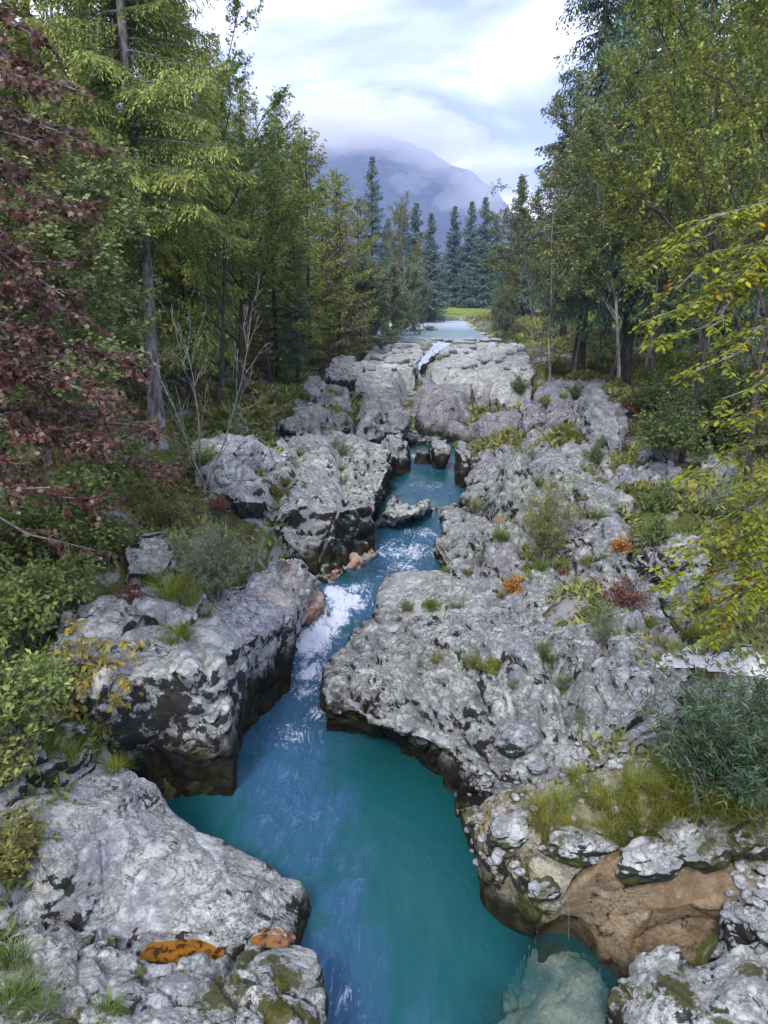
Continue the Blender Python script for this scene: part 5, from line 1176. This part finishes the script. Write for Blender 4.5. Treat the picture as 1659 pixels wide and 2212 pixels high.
# grass
ORD = ['first', 'second', 'third', 'fourth', 'fifth', 'sixth', 'seventh', 'eighth', 'ninth', 'tenth', 'eleventh', 'twelfth', 'thirteenth', 'fourteenth', 'fifteenth', 'sixteenth', 'seventeenth', 'eighteenth', 'nineteenth', 'twentieth']
def ordinals(group, what):
    """number the members of a row by where they stand from left to right"""
    mem = [o for o in COL.objects if o.get('group') == group]
    mem.sort(key=lambda o: o.location.x / max(o.location.y, 1))
    for i, o in enumerate(mem): o['label'] = what + ', ' + ORD[i] + ' from the left'
ty = [tuft(220 + i, 0.8, 0.85, 230, M['grass_y'], 0.015) for i in range(3)]
tg = [tuft(230 + i, 0.55, 0.65, 160, M['grass_g'], 0.013) for i in range(2)]
for i, (px, py, h) in enumerate([(1180, 1790, 0.45), (1215, 1745, 0.5), (1240, 1800, 0.42), (1285, 1730, 0.5), (1250, 1690, 0.4), (1335, 1755, 0.55), (1370, 1700, 0.5), (1395, 1790, 0.5), (1440, 1740, 0.7), (1470, 1690, 0.75), (1500, 1750, 0.8), (1545, 1720, 0.85), (1320, 1800, 0.4), (1450, 1800, 0.5), (1520, 1790, 0.6), (1160, 1750, 0.35), (1480, 1370, 0.6), (1540, 1390, 0.55), (1415, 1640, 0.5)]):
    plant(ty[i % 3], 0.8, px, py, h * 0.9, 'arching yellow green grass tuft on the lower right ledge', 'grass tuft', 'grass tufts of the right ledge', 'grass_tuft')
for i, (px, py, h) in enumerate([(1600, 1800, 0.5), (1640, 1770, 0.55), (1570, 1810, 0.4), (1210, 1840, 0.25), (1370, 1810, 0.3), (1440, 1830, 0.22)]):
    plant(tg[i % 2], 0.5, px, py, h, 'green grass tuft beside the boulders at the right edge', 'grass tuft', 'green tufts by the right boulders', 'grass_tuft')
for i, (px, py, h) in enumerate([(385, 1275, 0.5), (360, 1290, 0.5), (410, 1300, 0.45), (372, 1385, 0.4), (400, 1372, 0.35), (330, 1255, 0.5), (245, 1665, 0.3), (150, 1640, 0.35), (100, 1620, 0.4), (200, 1600, 0.35), (440, 1330, 0.35)]):
    plant(ty[(i + 1) % 3], 0.7, px, py, h, 'thin grass tuft growing on the left rock block', 'grass tuft', 'grass tufts of the left rocks', 'grass_tuft')
for i, (px, py, h) in enumerate([(30, 2080, 0.35), (60, 2150, 0.3), (15, 2170, 0.35), (235, 2190, 0.25), (90, 2190, 0.25)]):
    plant(tg[i % 2], 0.5, px, py, h, 'short grass tuft on the mossy rock in the lower left corner', 'grass tuft', 'grass tufts of the lower left corner', 'grass_tuft')
rg = tuft(240, 0.6, 0.7, 170, M['rusty'], 0.010)
plant(rg, 0.6, 1640, 1385, 0.6, 'rust brown grass clump at the right edge above the sand', 'grass tuft', name='grass_tuft')
plant(rg, 0.6, 1425, 1395, 0.3, 'small rust brown grass clump at the left end of the sand', 'grass tuft', name='grass_tuft')
plant(rg, 0.6, 950, 778, 0.9, 'dry brown grass tuft on the boulder by the waterfall', 'grass tuft', name='grass_tuft')
plant(rg, 0.6, 1015, 872, 0.7, 'pale dry grass tuft on the rock arch', 'grass tuft', name='grass_tuft')
ordinals('grass tufts of the right ledge', 'arching yellow green grass tuft on the right ledge')
ordinals('green tufts by the right boulders', 'green grass tuft beside the right boulders')
ordinals('grass tufts of the left rocks', 'thin grass tuft on the left rocks')
ordinals('grass tufts of the lower left corner', 'short grass tuft in the lower left corner')
ordinals('scrub on the left grassy shelf', 'low yellow green scrub on the left grassy shelf')
ordinals('ground shrubs of the right forest edge', 'leafy ground shrub along the right forest edge')
g = np.random.default_rng(66)
for j, (path_, wd_, dp_) in enumerate(CREV):
    if j in (0, 7, 9, 10, 11, 15, 20, 21): continue
    for i in range(len(path_) - 1):
        for rep in range(2 if path_[i][1] > 1000 else 1):
            u = g.uniform(0, 1); px = path_[i][0] + (path_[i + 1][0] - path_[i][0]) * u; py = path_[i][1] + (path_[i + 1][1] - path_[i][1]) * u + 4
            kind = g.integers(4); hh = g.uniform(0.22, 0.5) * (1.3 if py < 1100 else 0.9)
            pr, hp_, nm, ct = [(ty[int(g.integers(3))], 0.8, 'grass_tuft', 'grass tuft'), (tg[int(g.integers(2))], 0.55, 'grass_tuft', 'grass tuft'), (lowg, 0.6, 'scrub', 'shrub'), (gr2, 1.2, 'scrub', 'shrub')][kind]
            side = 'left' if px < 800 else 'right'
            plant(pr, hp_, px, py, hh, ('small grass tuft' if kind < 2 else 'tiny green shrub') + ' rooted in a rock crevice of the %s bank' % side, ct, 'small plants in the rock crevices', nm)
# bare sapling on the left bank
g = np.random.default_rng(77); wood = Acc()
for pts, rad, lv in skeleton(g, (0, 0, 0), 6.2, 3, 2, 0.42, (3, 6), 0.030, 0.2, 0.4, 0.42, 0.1): tube(wood, pts, np.maximum(rad, 0.006), 5 if lv == 0 else 4)
sap = obj('bare_sapling', wood.mesh('bare_sapling', M['bark_grey']))
plant(sap, 6.2, 438, 1062, 6.0, 'leafless pale sapling standing on the left rocks', 'tree', name='bare_sapling', rot=0.5)
sap2 = obj('bare_sapling', sap.data); plant(sap2, 6.2, 495, 850, 8.0, 'taller leafless sapling behind the left grassy shelf', 'tree', name='bare_sapling', rot=2.0)
# bare pole among far spruces
wood = Acc(); tube(wood, [(0, 0, 0), (0.1, 0, 8), (0, 0.1, 16)], [0.17, 0.13, 0.05], 7)
pole = obj('dead_trunk', wood.mesh('dead_trunk', M['bark_grey'])); q = stand(941, 162); pole.location = (q.x, q.y, q.z - 0.2); tag(pole, 'bare pale dead trunk at the far river bend', 'tree')
# yellow leaved bush over the dark block
q = hit(120, 1500)
near_tree(33, 'shrub', 'bush with large yellow leaves hanging over the dark rock block', (q.x, q.y, q.z), 0.9,
    [((PY(px, py, q.y + dy)), q.z + 0.35 + dz, 1.0) for px, py, dy, dz in [(250, 1500, -0.1, 0), (290, 1440, 0.1, 0.2), (220, 1390, 0.2, 0.4), (300, 1385, 0.3, 0.5), (170, 1350, 0.2, 0.5), (260, 1530, -0.2, 0), (190, 1470, -0.2, 0.1), (240, 1440, 0.0, 0.2), (130, 1400, 0.0, 0.4), (300, 1480, 0.0, 0.1), (160, 1530, -0.3, 0.0)]],
    oval(), M['yellow'], M['twig'], 0.12, 7, 7, 0.35, 0.6, 0.010, 200, cat='shrub', trunk_r=0.02, tone=lambda g, ps, rr: np.clip(rr * 0.9, 0, 1))

# loose stones --------------------------------------------------------
def stone_mesh(seed, sub=4, amp=0.16, flat=0.7):
    bm = bmesh.new(); bmesh.ops.create_icosphere(bm, subdivisions=sub, radius=1.0)
    me = bpy.data.meshes.new('stone'); bm.to_mesh(me); bm.free(); v = get_v(me)
    n = nrm(v); d = amp * 1.6 * perlin(v * 0.9 + seed * 7.1, seed) + amp * 0.8 * perlin(v * 2.1 + seed, seed + 1) + amp * 0.35 * perlin(v * 5.0, seed + 2)
    f1, f2, cid = cell(v * 0.9 + seed * 3.3, seed + 3); d = d - amp * 0.8 * np.clip(0.45 - f1, 0, 1)
    v = v + n * d[:, None]; v[:, 2] *= flat; set_v(me, v); me.polygons.foreach_set('use_smooth', np.ones(len(me.polygons), bool)); return me
def stone(me, px, py, rx, ry, rz, label, name='boulder', group=None, mat=None, rot=None, lift=0.25):
    q = hit(px, py)
    o = obj(name, me); o.location = (q.x, q.y, q.z + rz * lift); o.scale = (rx, ry, rz); o.rotation_euler = (R((px * 7) % 30 - 15), R((py * 5) % 30 - 15), rot if rot is not None else hash_rot(px, py))
    return tag(o, label, 'rock' if name == 'boulder' else 'stone', group)
bs_ = [stone_mesh(300 + i, 5, 0.22, 0.8) for i in range(4)]
for m_ in bs_: m_.materials.append(M['rock_near'])
pm = stone_mesh(310, 5, 0.12, 0.9); pm.materials.append(M['rock_violet'])
for i, (px, py, rx, ry, rz, lb, rot) in enumerate([
    (1245, 1840, 0.55, 0.30, 0.26, 'wide pale boulder on the ledge left of the brown hollow', 0.0),
    (1420, 1860, 0.55, 0.33, 0.30, 'pale boulder overhanging the brown hollow', 0.1),
    (1505, 1830, 0.50, 0.40, 0.34, 'large grey boulder above the brown hollow', 0.3),
    (1620, 1825, 0.36, 0.30, 0.30, 'grey boulder at the right edge beside the green grass', 0.4),
    (1655, 1690, 0.34, 0.36, 0.40, 'tall pale boulder cut by the right picture edge', 0.2),
    (1105, 1800, 0.38, 0.28, 0.24, 'pale boulder at the left corner of the pebbly ledge', 0.2),
    (1025, 1770, 0.20, 0.16, 0.16, 'small pale boulder at the brink of the pebbly ledge', 0.6),
    (1180, 1925, 0.28, 0.22, 0.18, 'pale block at the tip of the ledge over the pool', 0.9),
    (1045, 1700, 0.16, 0.14, 0.12, 'small grey boulder on the brink below the violet boulder', 0.3)]):
    stone(bs_[i % 4], px, py, rx, ry, rz, lb, rot=rot)
stone(pm, 1115, 1605, 0.40, 0.36, 0.30, 'smooth violet grey boulder set in the pebbly rock', rot=0.3)
stone(pm, 1162, 1665, 0.17, 0.13, 0.12, 'smooth oval pale stone right below the violet boulder', rot=0.2, lift=0.5)
cb = [stone_mesh(320 + i, 2, 0.20, 0.75) for i in range(6)]
for m_ in cb: m_.materials.append(M['cobble'])
g = np.random.default_rng(9)
n_c = 0
for (x0, y0, x1, y1, cnt, lo, hi, lb, grp) in [
    (1010, 1640, 1330, 1770, 75, 0.025, 0.085, 'small pale cobble bedded in the pebbly right ledge', 'cobbles of the right ledge'),
    (1000, 1740, 1140, 1900, 34, 0.03, 0.09, 'small pale cobble at the algae streaked brink of the ledge', 'cobbles of the ledge brink'),
    (1575, 1860, 1659, 2010, 42, 0.04, 0.12, 'broken pale stone in the jumble at the right edge', 'stones of the right jumble'),
    (1330, 1770, 1640, 1850, 22, 0.03, 0.07, 'small cobble in the grass above the brown hollow', 'cobbles in the right grass'),
    (1180, 1560, 1400, 1660, 30, 0.025, 0.07, 'small pale cobble scattered on the huge right slab', 'cobbles on the right slab')]:
    for i in range(cnt):
        px, py = g.uniform(x0, x1), g.uniform(y0, y1); r_ = lo + (hi - lo) * g.random() ** 2
        stone(cb[int(g.integers(6))], px, py, r_ * g.uniform(0.9, 1.5), r_ * g.uniform(0.8, 1.2), r_ * g.uniform(0.7, 1.1), lb, 'cobble', grp, rot=g.uniform(0, 6.28), lift=0.45)
# shingle along the far river and on the shelf
for i in range(46):
    px, py = g.uniform(790, 1140), g.uniform(742, 800); r_ = g.uniform(0.12, 0.42)
    stone(cb[int(g.integers(6))], px, py, r_ * 1.4, r_, r_ * 0.8, 'pale stone lying on the white rock shelf below the upper river', 'cobble', 'stones on the white shelf', rot=g.uniform(0, 6.28), lift=0.4)
# stones standing in the shallow lip and along the shores of the upper river
for i in range(34):
    Y_ = 82 + 3.0 * g.random() if i < 20 else g.uniform(86, 140)
    cx_ = np.interp(Y_, [48, 75, 110, 150, 175], [1.5, 4.2, 5.5, 8.5, 4.0])
    x_ = cx_ + (g.uniform(-8, 8) if i < 20 else (7.2 + g.uniform(-0.5, 0.6)) * (1 if g.random() < 0.6 else -1))
    r_ = g.uniform(0.18, 0.55); o = obj('cobble', cb[int(g.integers(6))]); o.location = (x_, Y_, 4.40); o.scale = (r_ * 1.5, r_ * 1.1, r_ * 0.7); o.rotation_euler = (0, 0, g.uniform(0, 6.28))
    tag(o, 'pale stone standing in the shallows of the upper river', 'stone', 'stones in the upper river')
# pale sand
def sheet(name, label, poly, mat, lift=0.03, step=14):
    """a patch draped over the rocks and ground inside a pixel polygon"""
    xs_ = np.arange(min(q[0] for q in poly), max(q[0] for q in poly), step); ys_ = np.arange(min(q[1] for q in poly), max(q[1] for q in poly), step * 0.6)
    V, idx, F = [], {}, []
    zs_ = []
    for i, x in enumerate(xs_):
        for j, y in enumerate(ys_):
            q = hit(x, y); idx[i, j] = len(V); V.append((q.x, q.y, q.z + lift))
    def inside(x, y):
        c_ = False
        for a_ in range(len(poly)):
            (xa, ya), (xb, yb_) = poly[a_], poly[a_ - 1]
            if (ya > y) != (yb_ > y) and x < (xb - xa) * (y - ya) / (yb_ - ya) + xa: c_ = not c_
        return c_
    for i in range(len(xs_) - 1):
        for j in range(len(ys_) - 1):
            if inside(xs_[i], ys_[j]) and inside(xs_[i + 1], ys_[j + 1]):
                F.append((idx[i, j], idx[i, j + 1], idx[i + 1, j + 1], idx[i + 1, j]))
    me = bpy.data.meshes.new(name); me.from_pydata(V, [], F); me.materials.append(mat)
    bm = bmesh.new(); bm.from_mesh(me); bmesh.ops.delete(bm, geom=[v for v in bm.verts if not v.link_faces], context='VERTS')
    bmesh.ops.smooth_vert(bm, verts=bm.verts, factor=0.5, use_axis_x=True, use_axis_y=True, use_axis_z=True); bm.to_mesh(me); bm.free()
    return tag(obj(name, me), label, None, None, 'structure')
sheet('sand', 'patch of white sand between the right rocks and the beech', [(1400, 1440), (1440, 1395), (1560, 1380), (1720, 1390), (1720, 1480), (1600, 1470), (1500, 1450), (1440, 1455)], M['gravel'])
# rain pools
k = NT('orange_rain_pool'); p = k.pos(); n1 = k.noise(p, 9, 5, 0.6); n2 = k.noise(p, 9, 6, 0.7, 0.5)
c = k.mix(k.ramp(n1, 0.4, 0.65), (0.22, 0.10, 0.014), (0.14, 0.055, 0.008))
c = k.mix(k.ramp(n2, 0.53, 0.57), c, (0.04, 0.018, 0.008))
M['pool'] = k.done(k.bsdf(c, 0.05, None, 0.5))
def pool(label, cx, cy, ax, ay, z):
    bm = bmesh.new(); vs = [bm.verts.new(tuple(P(cx + ax * math.cos(a_) * (1 + 0.10 * math.sin(3 * a_ + cx)), cy + ay * math.sin(a_) * (1 + 0.12 * math.cos(2 * a_)), z))) for a_ in np.linspace(0, 2 * math.pi, 40, endpoint=False)]
    bm.faces.new(vs); me = bpy.data.meshes.new('rain_pool'); bm.to_mesh(me); bm.free(); me.materials.append(M['pool'])
    return tag(obj('rain_pool', me), label, 'pool')
pool('orange rain pool with fallen leaves in the trough of the lower left rocks', 382, 2040, 112, 46, 0.745)
pool('small plain orange rain pool near the tip of the grey slab', 586, 2026, 48, 24, 0.72)

# low growth and litter between the rocks
g = np.random.default_rng(55); acc = Acc()
_yy = 7 + 120 * g.random(34000) ** 2.2; _xx = (g.random(34000) - 0.5) * 2 * (3 + _yy * 0.55)
_zz = ground_z(_xx, _yy); _d = np.maximum(np.interp(_yy, _ys, _xl) - _xx, _xx - np.interp(_yy, _ys, _xr))
keep = (_d > 0.9) & (_zz > 1.2) & (np.abs(_xx) > 1.0) & ((perlin(np.stack([_xx * 0.5, _yy * 0.5, _xx * 0], 1), 91) > -0.12) | (_yy > 30))
keep &= ~((_yy > 48) & (np.abs(_xx - 5) < 9.5))
_xx, _yy, _zz = _xx[keep], _yy[keep], _zz[keep]
for rep in range(6):
    n_ = len(_xx); az = g.uniform(0, 2 * math.pi, n_); el = g.uniform(0.2, 1.2, n_)
    d = np.stack([np.cos(az) * np.cos(el), np.sin(az) * np.cos(el), np.sin(el)], 1); s_ = 0.05 + 0.0042 * _yy
    pos = np.stack([_xx + g.normal(0, 0.10, n_), _yy + g.normal(0, 0.10, n_), _zz + g.uniform(0, 0.12, n_)], 1)
    leaves(acc, pos, d, np.array([0, 0, 1.0]) + g.normal(0, 0.4, (n_, 3)), s_ * g.uniform(1.2, 2.6, n_), s_ * g.uniform(0.5, 1.0, n_), np.clip(g.beta(2, 2, n_) + 0.25 * perlin(pos * 0.3, 92), 0, 1))
tag(obj('ground_cover', acc.mesh('ground_cover', M['cover'], False)), 'low green and yellow herbs covering the soil between rocks and trees', None, None, 'stuff')

# thin roots hanging from the ledge over the pool
for px, y0, y1, lb in [(1226, 1925, 2030, 'long thin root hanging from the ledge over the shallow water'), (1212, 1935, 1985, 'short thin root hanging beside the longer one')]:
    q = PY(px, y0, 7.75); q2 = PY(px + 2, y1, 7.75); wood = Acc(); tube(wood, [tuple(q), tuple((q + q2) / 2 + Vector((0.012, 0, 0))), tuple(q2)], [0.006, 0.005, 0.003], 4)
    tag(obj('hanging_root', wood.mesh('hanging_root', M['twig'])), lb, 'root')
# ------------------------------------------------------------------ mountains, haze, low cloud
k = NT('haze_tinted_forest'); p = k.pos(); n1 = k.noise(p, 0.004, 8, 0.65); n2 = k.noise(p, 0.02, 8, 0.7); n3 = k.noise(p, 0.0025, 4, 0.6)
c = k.mix(k.ramp(n2, 0.4, 0.6), (0.020, 0.034, 0.050), (0.045, 0.070, 0.080)); c = k.mix(k.ramp(n1, 0.63, 0.70), c, (0.34, 0.33, 0.34))  # dark forest tones with some of the blue distance haze put into the colour
M['mountain'] = k.done(k.bsdf(c, 0.95, k.bump(n2, 1.0, 20), 0.05))
def ridge(name, label, xs, ys, hf, mat):
    XX, YY = np.meshgrid(xs, ys); X, Y = XX.ravel(), YY.ravel(); Z = hf(X, Y)
    ii = np.arange(len(X)).reshape(XX.shape); quads = np.stack([ii[:-1, :-1].ravel(), ii[:-1, 1:].ravel(), ii[1:, 1:].ravel(), ii[1:, :-1].ravel()], 1)
    return tag(obj(name, mesh_np(name, np.stack([X, Y, Z], 1), [quads], mats=[mat])), label, None, None, 'structure')
def hf1(X, Y):
    crest = np.interp(X, [-3500, -900, -350, -80, 120, 330, 420, 560, 900, 2500], [620, 640, 600, 560, 500, 395, 330, 230, 150, 90])
    prof = np.clip((Y - 1900) / 900, 0, 1) ** 0.8 * np.clip((3250 - Y) / 420, 0, 1)
    q = np.stack([X, Y, X * 0], 1)
    return crest * prof + (70 * fbm(q / 420.0, 5, 81) + 22 * fbm(q / 70.0, 3, 82)) * prof + 8
ridge('mountain', 'blue forested mountain rising into cloud beyond the valley', np.linspace(-2500, 2500, 230), np.linspace(1850, 3250, 90), hf1, M['mountain'])
def hf2(X, Y):
    s_ = np.clip((X - (190 + 0.10 * Y)) / 420, 0, 1) ** 0.9
    q = np.stack([X, Y, X * 0], 1)
    return 6 + s_ * 430 + (18 * fbm(q / 90.0, 4, 83) + 6 * fbm(q / 16.0, 2, 84)) * np.clip(s_ * 5, 0, 1)
ridge('hillside', 'steep blue green forested hillside above the right forest', np.linspace(170, 800, 120), np.linspace(150, 1300, 150), hf2, M['mountain'])
# air
k = NT('haze_air')
pv = k.n('ShaderNodeVolumePrincipled'); pv.inputs['Color'].default_value = (0.52, 0.63, 1.0, 1); pv.inputs['Density'].default_value = 2.2e-4; pv.inputs['Anisotropy'].default_value = 0.0
k.l(pv.outputs[0], k.out.inputs['Volume'])
bm = bmesh.new(); bmesh.ops.create_cube(bm, size=1.0); me = bpy.data.meshes.new('haze'); bm.to_mesh(me); bm.free(); me.materials.append(k.m)
hz_ = obj('haze', me); hz_.scale = (9400, 3900, 850); hz_.location = (0, 1400, 850 / 2 - 4); tag(hz_, 'thin blue haze filling the valley', None, None, 'stuff')
# low cloud banks hanging on the mountain: closed puffs of even vapour whose edges thin out
k = NT('cloud_vapour')
pv = k.n('ShaderNodeVolumePrincipled'); pv.inputs['Color'].default_value = (1.0, 1.0, 1.0, 1); pv.inputs['Density'].default_value = 0.005
k.l(pv.outputs[0], k.out.inputs['Volume'])
def puff(seed, px, py, Y, rx, ry, rz, dens):
    bm = bmesh.new(); bmesh.ops.create_icosphere(bm, subdivisions=4, radius=1.0); me = bpy.data.meshes.new('cloudbank'); bm.to_mesh(me); bm.free()
    v = get_v(me); v = v * (1 + 0.55 * fbm(v * 1.3 + seed * 5.3, 4, seed))[:, None]; set_v(me, v); me.materials.append(k.m)
    q = PY(px, py, Y); o = obj('cloudbank', me, None, q); o.scale = (rx, ry, rz)
    return tag(o, 'pale low cloud clinging to the blue mountain', None, 'cloud on the mountain', 'stuff')
for i, a_ in enumerate([(640, 265, 1750, 190, 120, 60, 1), (760, 265, 1760, 170, 120, 55, 1), (880, 280, 1770, 170, 120, 60, 1), (985, 330, 1780, 120, 90, 50, 1), (1060, 400, 1790, 100, 80, 60, 1), (885, 395, 1800, 40, 40, 22, 1)]):
    puff(500 + i, *a_)
